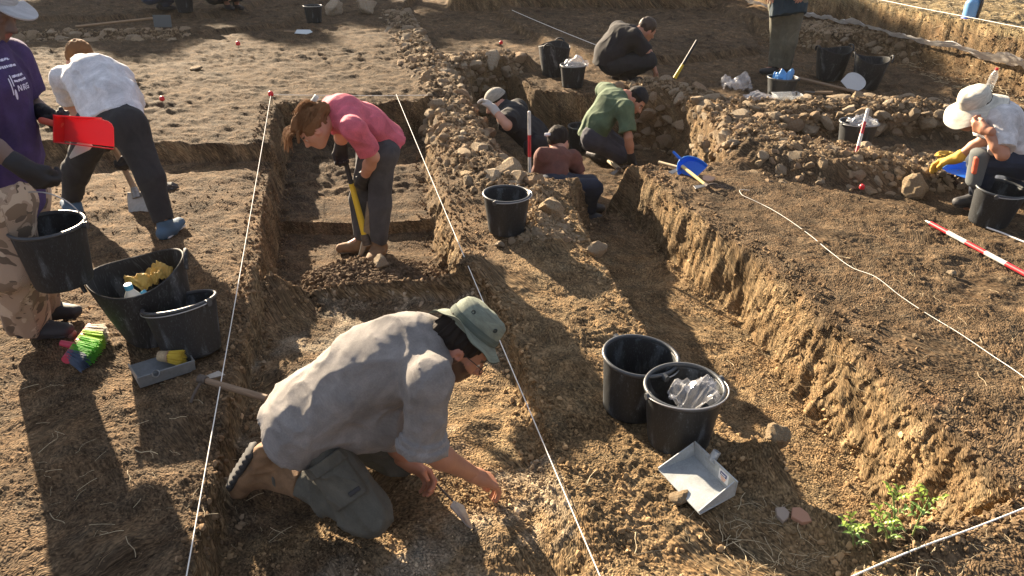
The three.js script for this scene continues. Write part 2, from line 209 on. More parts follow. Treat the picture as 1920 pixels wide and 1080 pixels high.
{
  const zs = []; for (let z = 1.2; z > -150;) { zs.push(z); const d = Math.hypot(z, 1.3); z -= z > -0.9 ? 0.05 : z < -19 ? 0.12 + (-z - 19) * 0.09 : 0.0043 * Math.pow(d / 2, 1.45); }
  const us = []; const N = 880; for (let i = 20; i > 0; i--) us.push(-1.12 - 0.02 * i * i); for (let i = 0; i <= N; i++) us.push(-1.12 + 2.24 * i / N); for (let i = 1; i <= 20; i++) us.push(1.12 + 0.02 * i * i);
  const W = us.length, R = zs.length, pos = new Float32Array(W * R * 3), col = new Float32Array(W * R * 3), uv = new Float32Array(W * R * 2), hh = new Float32Array(W * R);
  const xOf = (i, j) => us[i] * (0.80 + 0.66 * Math.abs(zs[j]));
  for (let j = 0; j < R; j++) for (let i = 0; i < W; i++) hh[j * W + i] = height(xOf(i, j), zs[j]);
  for (let j = 0; j < R; j++) for (let i = 0; i < W; i++) {
    const k = j * W + i, x = xOf(i, j), z = zs[j], i0 = Math.max(0, i - 1), i1 = Math.min(W - 1, i + 1), j0 = Math.max(0, j - 1), j1 = Math.min(R - 1, j + 1);
    const gx = (hh[j * W + i1] - hh[j * W + i0]) / (xOf(i1, j) - xOf(i0, j)), gz = (hh[j1 * W + i] - hh[j0 * W + i]) / (zs[j1] - zs[j0]), g = Math.hypot(gx, gz), steep = smooth(0.7, 2.2, g), y = hh[k];
    let px = x, py = y, pz = z;
    if (steep > 0.01) { const a = steep * (0.022 * noise(x * 9, y * 11, z * 9) + 0.012 * (billow(x * 22, y * 18, z * 22) - 0.3) * 2 + 0.008 * noise(x * 55, y * 55, z * 55)) / Math.max(g, 0.001); px -= gx * a; pz -= gz * a; py += steep * 0.006 * noise(x * 40, y * 40, z * 40); }
    pos[3 * k] = px; pos[3 * k + 1] = py; pos[3 * k + 2] = pz; uv[2 * k] = (x + y) / 1.3; uv[2 * k + 1] = (z + y) / 1.3;
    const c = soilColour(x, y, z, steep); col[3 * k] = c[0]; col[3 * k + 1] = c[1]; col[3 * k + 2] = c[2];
  }
  const idx = new Uint32Array((W - 1) * (R - 1) * 6); let q = 0;
  for (let j = 0; j + 1 < R; j++) for (let i = 0; i + 1 < W; i++) { const a = j * W + i, b = a + 1, c = a + W, d = c + 1; idx[q++] = a; idx[q++] = b; idx[q++] = c; idx[q++] = b; idx[q++] = d; idx[q++] = c; }
  const g = new THREE.BufferGeometry(); g.setAttribute('position', new THREE.BufferAttribute(pos, 3)); g.setAttribute('color', new THREE.BufferAttribute(col, 3)); g.setAttribute('uv', new THREE.BufferAttribute(uv, 2)); g.setIndex(new THREE.BufferAttribute(idx, 1)); g.computeVertexNormals();
  console.log('ground', W, R, W * R);
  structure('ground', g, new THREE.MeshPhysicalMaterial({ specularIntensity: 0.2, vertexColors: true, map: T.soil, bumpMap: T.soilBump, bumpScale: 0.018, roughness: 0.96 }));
}

// ---------------------------------------------------------------- loose soil: clods and straw, too many to count
{
  const r = rngOf(5), N = 16000, kinds = 4, lists = Array.from({ length: kinds }, () => []);
  for (let n = 0; n < N; n++) {
    const d = 1.2 + 4 * Math.pow(r(), 1.4), u = (r() * 2 - 1) * 1.1, z = -d, x = u * (0.8 + 0.66 * d); lists[n % kinds].push([x, z, (0.0022 + 0.0006 * d) * (0.5 + 2.2 * Math.pow(r(), 5))]);
  }
  for (let n = 0; n < 9000; n++) { const a = r() * 6.283, q = Math.sqrt(r()); lists[n % kinds].push([-0.88 + 0.5 * q * Math.cos(a), -4.05 + 0.4 * q * Math.sin(a), 0.006 + 0.024 * Math.pow(r(), 3)]); }
  for (let n = 0; n < 1300; n++) { const a = r() * 6.283, q = Math.sqrt(r()); lists[n % kinds].push([-0.60 + 0.36 * q * Math.cos(a), -1.74 + 0.26 * q * Math.sin(a), 0.0025 + 0.008 * Math.pow(r(), 3)]); }
  for (let n = 0; n < 900; n++) { const a = r() * 6.283, q = Math.sqrt(r()); lists[n % kinds].push([-0.02 + 0.22 * q * Math.cos(a), -2.12 + 0.15 * q * Math.sin(a), 0.003 + 0.008 * Math.pow(r(), 3)]); }
  for (let n = 0; n < 1800; n++) { const t = r(), z = -1.95 - 3.4 * t, x = 1.75 - 0.72 * t - 0.35 * r() * r(); lists[n % kinds].push([x, z, 0.003 + 0.009 * Math.pow(r(), 3)]); }
  for (const a of areas.slice(5)) for (let k = 0; k < a.p.length; k++) {       // crumbs and lumps standing out of the cut faces
    const [ax, az] = a.p[k], [bx, bz] = a.p[(k + 1) % a.p.length], L = Math.hypot(bx - ax, bz - az), w = typeof a.w === 'number' ? a.w : a.w[k]; if (L > 4 || Math.max(az, bz) < -11) continue;
    for (let i = 0; i < L * 420; i++) { const t = r(), o = (r() * 1.25 - 0.1) * (w + 0.03), s1 = i % 2 ? 1 : -1; lists[i % kinds].push([lerp(ax, bx, t) - s1 * (bz - az) / L * o, lerp(az, bz, t) + s1 * (bx - ax) / L * o, 0.004 + 0.017 * Math.pow(r(), 3)]); }
  }
  const m4 = new THREE.Matrix4(), q = new THREE.Quaternion(), e = new THREE.Euler(), col = new THREE.Color();
  const m = new THREE.MeshPhysicalMaterial({ color: 0xffffff, roughness: 0.97, specularIntensity: 0.2 });
  lists.forEach((list, k) => {
    const g = stoneGeo(900 + k * 7, 1, 0.3), im = new THREE.InstancedMesh(g, m, list.length); im.name = k ? 'soil_clods_' + String(k).padStart(3, '0') : 'soil_clods';
    list.forEach(([x, z, s], i) => {
      const y = height(x, z); e.set(r() * 6.28, r() * 6.28, r() * 6.28); q.setFromEuler(e);
      m4.compose(V(x, y + s * 0.25, z), q, V(s, s * (0.6 + 0.4 * r()), s)); im.setMatrixAt(i, m4);
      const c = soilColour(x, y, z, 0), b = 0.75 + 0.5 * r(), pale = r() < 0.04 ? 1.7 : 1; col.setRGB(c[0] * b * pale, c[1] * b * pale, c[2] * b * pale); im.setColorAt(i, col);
    });
    im.castShadow = im.receiveShadow = true; im.userData = { label: 'loose clods of brown soil strewn over the dig', category: 'soil', kind: 'stuff' }; scene.add(im);
  });
  const sg = tube([[-0.5, 0, 0], [-0.15, 0.06, 0.03], [0.2, 0.02, -0.05], [0.5, 0.05, 0.02]], 0.014, 6, 4), sl = [];
  const spots = [[0.86, -1.80, 0.16, 60], [0.75, -1.68, 0.2, 60], [1.5, -1.66, 0.35, 90], [1.2, -1.72, 0.2, 40], [-1.35, -2.2, 0.5, 60], [-1.0, -1.9, 0.2, 12], [0.5, -2.0, 0.3, 30], [-0.2, -4.3, 0.4, 30], [1.9, -3.2, 0.8, 90], [2.6, -3.6, 0.7, 60], [-1.9, -2.3, 0.5, 30], [4.9, -7.6, 0.5, 120], [0.0, -5.0, 0.3, 40]];
  for (const [x, z, rr, n] of spots) for (let i = 0; i < n; i++) { const a = r() * 6.283, d = rr * Math.sqrt(r()); sl.push([x + d * Math.cos(a), z + d * Math.sin(a), 0.03 + 0.09 * r() * r()]); }
  for (let i = 0; i < 2200; i++) sl.push([6 + 3.4 * (r() - 0.33), -6.5 - 7 * r(), 0.06 + 0.14 * r()]);
  const im = new THREE.InstancedMesh(sg, new THREE.MeshStandardMaterial({ color: 0xffffff, roughness: 0.8 }), sl.length); im.name = 'straw_bits';
  sl.forEach(([x, z, s], i) => { e.set((r() - 0.5) * 0.5, r() * 6.28, (r() - 0.5) * 0.5); q.setFromEuler(e); m4.compose(V(x, height(x, z) + 0.004, z), q, V(s, s, s)); im.setMatrixAt(i, m4); const b = 0.6 + 0.6 * r(); col.setRGB(0.5 * b, 0.41 * b, 0.26 * b); im.setColorAt(i, col); });
  im.castShadow = im.receiveShadow = true; im.userData = { label: 'dry straw and root fibres scattered on the soil', category: 'straw', kind: 'stuff' }; scene.add(im);
}
// ---------------------------------------------------------------- fieldstones and rubble walls
const stoneGeos = Array.from({ length: 14 }, (_, i) => stoneGeo(11 + i * 13, 2, 0.13, [1, 0.55 + 0.3 * ((i * 7) % 5) / 5, 0.7 + 0.25 * ((i * 3) % 4) / 4], 0.62));
T.stone = dataTex(512, (u, v) => { const g = 0.80 + 0.42 * tfbm(u, v, 6, 51, 5) + 0.1 * tileNoise(u, v, 120, 3), r = 0.08 * tfbm(u, v, 4, 61, 3); return [g + r, g, g - r]; }, true);
T.stoneBump = dataTex(512, (u, v) => { const b = 0.5 + 0.5 * tfbm(u, v, 12, 71, 5); return [b, b, b]; }, false);
const stoneMats = [[0.54, 0.41, 0.26], [0.58, 0.45, 0.30], [0.50, 0.375, 0.24], [0.63, 0.51, 0.36], [0.52, 0.41, 0.28], [0.54, 0.39, 0.25]].map((c) => new THREE.MeshPhysicalMaterial({ color: rgb(...c), specularIntensity: 0.25, map: rep(T.stone, 3), bumpMap: rep(T.stoneBump, 3), bumpScale: 0.012, roughness: 0.93 }));
function stoneMesh(parent, r, x, y, z, s, squash = 1) {
  const m = part('stone', stoneGeos[Math.floor(r() * stoneGeos.length)], stoneMats[Math.floor(r() * stoneMats.length)], parent);
  m.position.set(x, y, z); m.rotation.set((r() - 0.5) * 0.9, r() * 6.283, (r() - 0.5) * 0.9); m.scale.set(s, s * squash * (0.8 + 0.4 * r()), s * (0.75 + 0.4 * r())); return m;
}
const packM = new THREE.MeshPhysicalMaterial({ color: 0xffffff, roughness: 0.95, specularIntensity: 0.2, map: rep(T.stone, 2) });
function packing(wall, seed, spots, count) {                       // the small rubble and earth that pack the gaps between the stones
  const r = rngOf(seed + 500), q = new THREE.Quaternion(), m4 = new THREE.Matrix4(), c = new THREE.Color(), im = new THREE.InstancedMesh(stoneGeos[seed % stoneGeos.length], packM, count); im.name = 'small_rubble'; im.castShadow = im.receiveShadow = true; im.userData.kind = 'stuff';
  for (let i = 0; i < count; i++) { let p = null; while (!p) p = spots(r); const s = 0.012 + 0.030 * r() * r(); q.setFromEuler(new THREE.Euler(r() * 6.28, r() * 6.28, r() * 6.28)); m4.compose(V(p[0] - wall.position.x, p[1] - wall.position.y, p[2] - wall.position.z), q, V(s, s * 0.8, s)); im.setMatrixAt(i, m4); const b = 0.7 + 0.5 * r(); im.setColorAt(i, c.setRGB(0.44 * b, 0.325 * b, 0.20 * b)); }
  wall.add(im);
}
function rubble(wall, seed, spots, sizes, max) {                // throw stones on the spots until the surface is covered
  const r = rngOf(seed), put = []; let n = 0;
  for (const [s0, s1, tries] of sizes) for (let i = 0; i < tries && n < max; i++) {
    const q = spots(r), s = lerp(s0, s1, r() * r()); if (!q) continue; const [x, y, z, face] = q; let ok = true;
    for (const o of put) if ((o[0] - x) ** 2 + (o[1] - y) ** 2 + (o[2] - z) ** 2 < (0.64 * (o[3] + s)) ** 2) { ok = false; break; }
    if (!ok) continue; put.push([x, y, z, s]); n++; stoneMesh(wall, r, x - wall.position.x, y - wall.position.y - (face ? 0 : s * 0.42), z - wall.position.z, s * 1.12);
  }
  packing(wall, seed, spots, 1300);
}
const alongRidge = (name, z0, z1, spread = 1) => { const rd = ridges.find((a) => a.n === name); return (r) => { const k = Math.floor(r() * (rd.p.length - 1)), t = r(), [ax, az] = rd.p[k], [bx, bz] = rd.p[k + 1], o = (r() + r() - 1) * (rd.w + rd.f) * spread, L = Math.hypot(bx - ax, bz - az), x = lerp(ax, bx, t) - (bz - az) / L * o, z = lerp(az, bz, t) + (bx - ax) / L * o; if (z < z0 || z > z1) return null; return [x, height(x, z), z]; }; };
const alongFace = (pts, y0, y1, lean = 0.05) => (r) => { const k = Math.floor(r() * (pts.length - 1)), t = r(), [ax, az] = pts[k], [bx, bz] = pts[k + 1], L = Math.hypot(bx - ax, bz - az), y = lerp(y0, y1, r()), o = lean * (y1 - y) / (y1 - y0); return [lerp(ax, bx, t) - (bz - az) / L * o, y, lerp(az, bz, t) + (bx - ax) / L * o, 1]; };
const both = (a, b, k) => (r) => (r() < k ? a(r) : b(r));
const SIZES = [[0.11, 0.17, 250], [0.07, 0.12, 900], [0.045, 0.075, 2500], [0.03, 0.05, 2500]];
{
  const wall = thing, dry = (...a) => { const t = wall(...a); t.userData.kind = 'thing'; return t; };
  let w = dry('rubble_wall', 'long low rubble wall running away between the pink-shirted digger and the deep pit', 'stone wall', [-0.6, 0.1, -6.8]);
  rubble(w, 21, both(alongRidge('w1', -8.7, -4.9, 0.9), alongFace([[-0.30, -5.25], [-0.46, -5.9], [-0.66, -7.05]], -0.22, 0.14, 0.07), 0.72), [[0.12, 0.16, 40], [0.08, 0.12, 900], [0.05, 0.08, 2500], [0.03, 0.05, 1500]], 300);
  w = dry('rubble_wall', 'far end of the long rubble wall, narrowing towards the shaded top edge', 'stone wall', [-1.5, 0.15, -11]);
  rubble(w, 22, alongRidge('w1', -13.8, -8.6), SIZES, 230);
  w = dry('rubble_wall', 'short cross wall of stones behind the gloved digger in black', 'stone wall', [-0.45, 0.1, -9.2]);
  rubble(w, 23, both(alongRidge('w1b', -10, -8), alongFace([[0.0, -9.28], [-0.5, -9.08]], -0.45, 0.15, 0.06), 0.55), SIZES, 110);
  w = dry('rubble_wall', 'low broken heap of pale stones beside the brown-shirted digger', 'stone wall', [0.25, 0.05, -4.7]);
  rubble(w, 24, alongRidge('w1c', -5.3, -4.0, 1.1), [[0.08, 0.11, 20], [0.04, 0.08, 500], [0.025, 0.04, 900]], 70);
  w = dry('rubble_wall', 'curved dry stone lining of the pit behind the green-shirted digger', 'stone wall', [1.6, -0.15, -7.6]);
  rubble(w, 25, both(alongRidge('w2', -9, -7), alongFace([[1.79, -5.82], [1.86, -6.5], [1.90, -7.2], [1.70, -7.78], [1.36, -7.88], [1.12, -7.98]], -0.48, 0.12, 0.09), 0.3), [[0.12, 0.16, 120], [0.08, 0.12, 900], [0.05, 0.08, 2500], [0.03, 0.05, 1200]], 300);
  w = dry('rubble_wall', 'sunlit collapsed wall of yellowish stones under the bucket full of bags', 'stone wall', [2.5, 0.1, -5.7]);
  rubble(w, 26, alongRidge('w3', -7.4, -5.05, 1.15), [[0.09, 0.13, 50], [0.055, 0.09, 1000], [0.035, 0.055, 4000]], 300);
  w = dry('rubble_wall', 'low stone wall with a shaded face behind the digger in the white sun hat', 'stone wall', [3.4, 0.05, -7.1]);
  rubble(w, 27, both(alongRidge('w4', -8, -6.6), alongFace([[4.6, -6.9], [2.4, -6.78]], -0.1, 0.1, 0.05), 0.6), SIZES, 240);
  w = dry('rubble_wall', 'row of half buried stones at the top left edge of the dig', 'stone wall', [-6.2, 0.2, -10.75]);
  rubble(w, 28, alongRidge('w0', -11.3, -10.3), [[0.14, 0.22, 200], [0.08, 0.14, 600], [0.05, 0.08, 600]], 90);
  w = dry('rubble_wall', 'dark stone face of the far bank at the top edge', 'stone wall', [2.0, 0.3, -14.2]);
  rubble(w, 29, alongFace([[4.1, -14.25], [2.5, -14.3], [0.4, -14.4]], 0.12, 0.58, 0.12), [[0.10, 0.16, 300], [0.06, 0.1, 1500]], 260);
  w = dry('rubble_wall', 'shaded stony slope below the white fabric strip on the right bank', 'stone wall', [4.7, 0.2, -10.3]);
  rubble(w, 30, (r) => { const x = 3.7 + 1.6 * r(), z = -11.6 + 2.0 * r(), y = height(x, z); return y > 0.03 && y < 0.3 ? [x, y, z] : null; }, [[0.09, 0.14, 60], [0.05, 0.09, 300], [0.03, 0.05, 400]], 130);
  const r = rngOf(91);
  const lone = (label, x, z, s, dy = 0.35, sq = 1, cat = 'stone') => { const g = stoneGeo(Math.floor(r() * 9999), 3, 0.22, [1, 0.75, 0.85]); const m = solo('stone', g, stoneMats[Math.floor(r() * 4)], label, cat, [x, height(x, z) + s * dy, z]); m.scale.set(s, s * sq, s); m.rotation.y = r() * 6.28; return m; };
  lone('large pale boulder right of the black bucket on the baulk', 0.24, -4.48, 0.14, 0.2);
  lone('brown fist-sized stone at the edge of the long trench', 0.50, -4.02, 0.085);
  lone('pale flat-topped stone on the trench edge near the twin buckets, the upper of two', 0.985, -2.165, 0.072, 0.6);
  lone('pale stone on the trench edge near the twin buckets, the lower of two', 1.06, -2.06, 0.062, 0.75, 1.1);
  lone('rough tan stone propping the grey dustpan', 0.585, -1.95, 0.055, 0.3, 0.7);
  lone('pale wedge of stone standing in shade before the collapsed wall', 2.88, -4.98, 0.10, 0.6, 1.5);
  lone('small round stone just below the bucket on the baulk, the left one', -0.07, -4.1, 0.038);
  lone('small round stone just below the bucket on the baulk, the right one', 0.0, -4.13, 0.034);
  lone('squared grey block at the far left end of the long rubble wall', -2.45, -13.2, 0.24, 0.5);
  lone('broken pale block beside the squared one at the far wall end', -2.95, -13.1, 0.22, 0.5);
  lone('flat grey stone lying on the back left ground', -3.6, -8.6, 0.10, 0.2, 0.4);
  lone('reddish clod of burnt clay in the fresh spoil before the pickaxe', -0.83, -4.2, 0.07, 0.8);
  lone('pale pebble on the plateau between the string and the trench', 1.95, -3.05, 0.022);
  lone('round pebble on the plateau beside the lying red and white pole', 2.5, -3.75, 0.03);
  const sherd = (label, x, z, s, c) => { const sh = new THREE.Shape(); for (let i = 0; i < 6; i++) { const a = i / 6 * 6.283 + 0.4 * r(), q = s * (0.7 + 0.5 * r()); i ? sh.lineTo(q * Math.cos(a), q * Math.sin(a)) : sh.moveTo(q * Math.cos(a), q * Math.sin(a)); } const g = new THREE.ExtrudeGeometry(sh, { depth: 0.012, bevelSize: 0.002, bevelThickness: 0.002, bevelSegments: 1 }); g.rotateX(-Math.PI / 2 + 0.12); const m = solo('pottery_sherd', g, mat(c, { bumpMap: T.stoneBump, bumpScale: 0.002 }), label, 'sherd', [x, height(x, z) + 0.004, z]); return m; };
  sherd('small reddish pottery sherd near the bottom right corner', 0.99, -1.87, 0.03, [0.36, 0.19, 0.12]);
  sherd('grey-brown sherd touching the reddish one', 0.93, -1.88, 0.028, [0.30, 0.24, 0.19]);
  sherd('reddish brick fragment lying by the small plants', 1.36, -2.14, 0.022, [0.30, 0.15, 0.085]);
  sherd('orange tile fragment left on the plateau behind the small picks', 1.47, -5.28, 0.05, [0.5, 0.3, 0.17]);
}

// ---------------------------------------------------------------- unseen trees, added past the top left corner to shade the far ground
{
  const r = rngOf(404), leafG = new THREE.PlaneGeometry(0.16, 0.09), bark = mat([0.16, 0.12, 0.085], { bumpMap: T.stoneBump, bumpScale: 0.02 }), leafM = new THREE.MeshPhysicalMaterial({ color: rgb(0.07, 0.10, 0.03), roughness: 0.7, transmission: 0.25, thickness: 0, side: THREE.DoubleSide });
  const tree = (x, z, H, R, Rv, label) => {                          // H: height of the middle of a broad crown, flattened to shape its shade
    const t = thing('added_shade_tree', label, 'tree', [x, height(x, z), z], 0, 'added trees beyond the dig'), gs = [tube([[0, -0.2, 0], [0.1, H * 0.25, 0.05], [-0.05, H * 0.5, 0], [0.1, H * 0.85, 0.1]], 0.15, 10, 9)];
    const leaves = [], m4 = new THREE.Matrix4(), q = new THREE.Quaternion(), e = new THREE.Euler();
    for (let k = 0; k < 30; k++) {
      const a = r() * 6.283, d = R * Math.sqrt(r()) * 0.85, cx = Math.cos(a) * d, cz = Math.sin(a) * d, cy = H + (2 * r() - 1) * Rv * 0.6, cr = R * (0.22 + 0.12 * r());
      gs.push(tube([[0.0, H * 0.5, 0.0], [cx * 0.4, lerp(H * 0.6, cy, 0.5), cz * 0.4], [cx, cy, cz]], 0.035, 6, 5));
      for (let i = 0; i < 330; i++) { const th = r() * 6.283, cph = 2 * r() - 1, rr = cr * Math.cbrt(r()), s = Math.sqrt(1 - cph * cph); e.set(r() * 6.28, r() * 6.28, r() * 6.28); q.setFromEuler(e); m4.compose(V(cx + rr * s * Math.cos(th), cy + rr * cph * 0.8, cz + rr * s * Math.sin(th)), q, V(1, 1, 1).multiplyScalar(1.0 + 1.0 * r())); leaves.push(leafG.clone().applyMatrix4(m4)); }
    }
    part('trunk', merge(gs), bark, t); part('crown', mergeGeometries(leaves), leafM, t);
  };
  tree(-5.5, -23.6, 5.0, 2.1, 0.9, 'added grey-green tree outside the frame whose shade covers the back room');
  tree(-11.9, -26.2, 5.0, 1.7, 1.0, 'second added grey-green tree outside the frame, shading the ground left of the far wall end');
  tree(-8.6, -25.6, 5.0, 1.0, 0.7, 'smallest added grey-green tree outside the frame, shading the ground right of the far wall end');
  tree(-14.6, -25.4, 5.0, 2.0, 1.0, 'third added grey-green tree outside the frame, shading the top left ground');
}
// ---------------------------------------------------------------- buckets and tubs
const M = {
  rubber: new THREE.MeshStandardMaterial({ color: rgb(0.85, 0.95, 1.08), map: rep(T.dusty, 3, 1.5), bumpMap: rep(T.stoneBump, 3, 2), bumpScale: 0.0012, roughness: 0.62 }),
  rubber2: new THREE.MeshStandardMaterial({ map: rep(T.dusty, 2, 1), color: rgb(1.3, 1.3, 1.35), bumpMap: rep(T.stoneBump, 3, 2), bumpScale: 0.0015, roughness: 0.7 }),
  rim: mat([0.05, 0.055, 0.06], { roughness: 0.42, bumpMap: rep(T.stoneBump, 6, 1), bumpScale: 0.001 }),
  wire: mat([0.42, 0.42, 0.42], { metalness: 0.8, roughness: 0.45 }),
  steel: mat([0.36, 0.35, 0.33], { metalness: 0.75, roughness: 0.42, map: T.blotch }),
  rusty: mat([0.15, 0.125, 0.105], { metalness: 0.4, roughness: 0.7, map: T.blotch, bumpMap: T.stoneBump, bumpScale: 0.002 }),
  wood: mat([0.42, 0.29, 0.17], { map: rep(T.blotch, 2, 0.6), roughness: 0.75 }),
  woodPale: mat([0.55, 0.43, 0.26], { map: rep(T.blotch, 2, 0.6), roughness: 0.75 }),
  woodDark: mat([0.30, 0.21, 0.135], { map: rep(T.blotch, 2, 0.6), roughness: 0.8 }),
  red: mat([0.62, 0.022, 0.03], { roughness: 0.42 }), white: mat([0.8, 0.79, 0.76], { roughness: 0.5 }),
  poleRed: mat([0.60, 0.025, 0.04], { roughness: 0.45, map: T.blotch }), poleWhite: mat([0.78, 0.77, 0.74], { roughness: 0.45, map: T.blotch }),
  blue: new THREE.MeshPhysicalMaterial({ color: rgb(0.012, 0.16, 0.62), roughness: 0.38 }),
  zinc: mat([0.50, 0.54, 0.56], { metalness: 0.3, roughness: 0.38, map: rep(T.blotch, 2) }),
  string: mat([0.82, 0.80, 0.74], { roughness: 0.9 }),
  black: mat([0.018, 0.018, 0.02], { roughness: 0.55 }), yellow: mat([0.72, 0.50, 0.03], { roughness: 0.5 }),
  bag: new THREE.MeshPhysicalMaterial({ color: rgb(0.97, 0.97, 0.98), transmission: 0.86, roughness: 0.12, thickness: 0, side: THREE.DoubleSide }),
  blueBag: new THREE.MeshPhysicalMaterial({ color: rgb(0.10, 0.33, 0.66), transmission: 0.25, roughness: 0.3, thickness: 0, side: THREE.DoubleSide }),
  clear: new THREE.MeshPhysicalMaterial({ color: rgb(0.95, 0.97, 0.98), transmission: 0.85, roughness: 0.12, thickness: 0, side: THREE.DoubleSide }),
};
const oval = (g, amt, seed) => { const p = g.attributes.position; for (let i = 0; i < p.count; i++) { const x = p.getX(i), z = p.getZ(i), a = Math.atan2(z, x), k = 1 + amt * Math.cos(2 * a + seed) * (0.3 + p.getY(i) * 2.5) + amt * 0.4 * Math.cos(3 * a + seed * 2); p.setX(i, x * k); p.setZ(i, z * k); } g.computeVertexNormals(); return g; };
function bucket(label, [x, z], o = {}) {
  const R = o.r ?? 0.145, h = o.h ?? 0.255, b = R * 0.78, y = o.y ?? restY(x, z, 0.1) - 0.006;
  const t = thing('bucket', label, 'bucket', [x, y, z], o.turn ?? 0, o.group ?? 'black rubber buckets');
  if (o.tilt) { t.rotation.order = 'YXZ'; t.rotation.x = o.tilt[0]; t.rotation.z = o.tilt[1]; }
  const s = o.seed ?? 1, k = o.oval ?? 0.02;
  part('bucket_body', oval(lathe([[0.001, 0.004], [b - 0.012, 0.002], [b, 0.008], [b + 0.003, 0.02], [lerp(b, R, 0.5), h * 0.5], [R - 0.002, h - 0.02], [R - 0.004, h - 0.006], [R - 0.007, h - 0.02], [lerp(b, R, 0.5) - 0.006, h * 0.5], [b - 0.005, 0.02], [b - 0.02, 0.012], [0.001, 0.011]], 56), k, s), M.rubber, t);
  part('rim', oval(lathe([[R - 0.007, h - 0.010], [R + 0.004, h - 0.012], [R + 0.007, h - 0.005], [R + 0.004, h + 0.002], [R - 0.003, h + 0.003], [R - 0.008, h - 0.002], [R - 0.007, h - 0.010]], 56), k, s), M.rim, t);
  const ha = o.handle ?? 0.06;                                    // angle of the wire handle over the rim (radians)
  for (const q of [-1, 1]) part('lug', new THREE.CylinderGeometry(0.013, 0.016, 0.022, 10).rotateZ(Math.PI / 2).translate(q * (R + 0.006), h - 0.012, 0), M.rim, t);
  const pts = []; for (let i = 0; i <= 14; i++) { const a = Math.PI * i / 14, rr = R + 0.012; pts.push([Math.cos(a) * rr, h - 0.010 + Math.sin(a) * rr * Math.sin(ha), Math.sin(a) * rr * Math.cos(ha)]); }
  part('handle', tube(pts, 0.0028, 40, 6), M.wire, t); return t;
}
function tub(label, [x, z], o = {}) {
  const R = o.r ?? 0.2, h = o.h ?? 0.34, b = R * 0.72, y = o.y ?? restY(x, z, 0.12) - 0.006, t = thing('rubber_tub', label, 'tub', [x, y, z], o.turn ?? 0, 'flexible black tubs');
  if (o.tilt) { t.rotation.order = 'YXZ'; t.rotation.x = o.tilt[0]; t.rotation.z = o.tilt[1]; }
  const lip = (g) => { const p = g.attributes.position; for (let i = 0; i < p.count; i++) { const yy = p.getY(i), a = Math.atan2(p.getZ(i), p.getX(i)); p.setY(i, yy + 0.022 * Math.max(0, yy / h) ** 4 * Math.cos(2 * a)); } g.computeVertexNormals(); return g; };
  part('tub_body', lip(oval(lathe([[0.001, 0.005], [b - 0.015, 0.003], [b, 0.014], [lerp(b, R, 0.55), h * 0.5], [R, h - 0.008], [R - 0.004, h], [R - 0.009, h - 0.008], [lerp(b, R, 0.55) - 0.009, h * 0.5], [b - 0.008, 0.02], [0.001, 0.015]], 64), 0.03, o.seed ?? 0)), M.rubber2, t);
  for (const q of [-1, 1]) { const pts = []; for (let i = 0; i <= 12; i++) { const a = Math.PI * i / 12; pts.push([q * (R * 1.03 + 0.012 * Math.sin(a)), h - 0.02 + 0.062 * Math.sin(a), Math.cos(a) * 0.062]); } part('grip', tube(pts, 0.010, 28, 8), M.rubber2, t); }
  return t;
}
bucket('black bucket alone on the baulk beside the pale boulder', [-0.034, -4.30], { seed: 2, turn: 1.1, handle: 0.03 });
bucket('empty black bucket of the pair on the baulk, behind the one with a plastic bag', [0.50, -2.52], { r: 0.15, h: 0.27, seed: 3, turn: 2.1, handle: -0.05, oval: 0.03, tilt: [0.06, 0.05] });
bucket('black bucket with a clear plastic bag, front one of the pair on the baulk', [0.655, -2.30], { r: 0.15, h: 0.265, seed: 1.2, turn: 0.35, handle: 0.12 });
bucket('black bucket beside the knee of the digger in the white hat', [3.14, -4.52], { seed: 4, turn: 0.9, oval: 0.035, tilt: [0.08, 0.06] });
bucket('black bucket full of plastic bags on the collapsed wall', [2.84, -5.98], { seed: 5, turn: 0.2, h: 0.27, y: restY(2.84, -5.98, 0.1) + 0.045 });
bucket('small black bucket stuffed with a blue bag at the feet of the standing figure', [2.80, -7.76], { seed: 6, turn: 2.7, r: 0.15, h: 0.25 });
bucket('black bucket in the pit behind the green-shirted digger', [0.74, -7.72], { seed: 7, turn: 1.9 });
bucket('small black bucket with a white bag on the block above the pit', [0.68, -8.42], { seed: 8, turn: 0.4, h: 0.25, r: 0.145 });
bucket('black bucket leaning against the big tub on the left', [-1.49, -2.92], { seed: 9, turn: -0.35, r: 0.158, h: 0.26, tilt: [-0.13, 0.2], handle: -0.04 });
bucket('black bucket carried by the man in the purple shirt', [-1.965, -2.88], { seed: 10, turn: 0.1, y: 0.395, r: 0.147, h: 0.28, handle: 1.48 });
bucket('far black bucket in shade near the top edge', [-3.1, -12.2], { seed: 11, turn: 0.1, r: 0.14 });
bucket('far black bucket beside the jeans at the top edge', [-5.15, -12.35], { seed: 12, turn: 0.6, r: 0.14 });
tub('big tub holding bottles and yellow gloves at lower left', [-1.73, -3.12], { r: 0.213, h: 0.355, turn: 0.35, tilt: [0.05, 0.10], seed: 1 });
tub('tall tub with loop grips beside the white bag above the pit', [0.50, -9.02], { r: 0.19, h: 0.36, turn: 1.2, seed: 2 });
tub('left of the two tubs below the fabric-lined bank', [3.72, -8.82], { r: 0.195, h: 0.35, turn: 0.2, seed: 3 });
tub('right of the two tubs, with the shovel blade leaning on it', [3.99, -8.46], { r: 0.185, h: 0.33, turn: -0.2, tilt: [0.05, -0.05], seed: 4 });

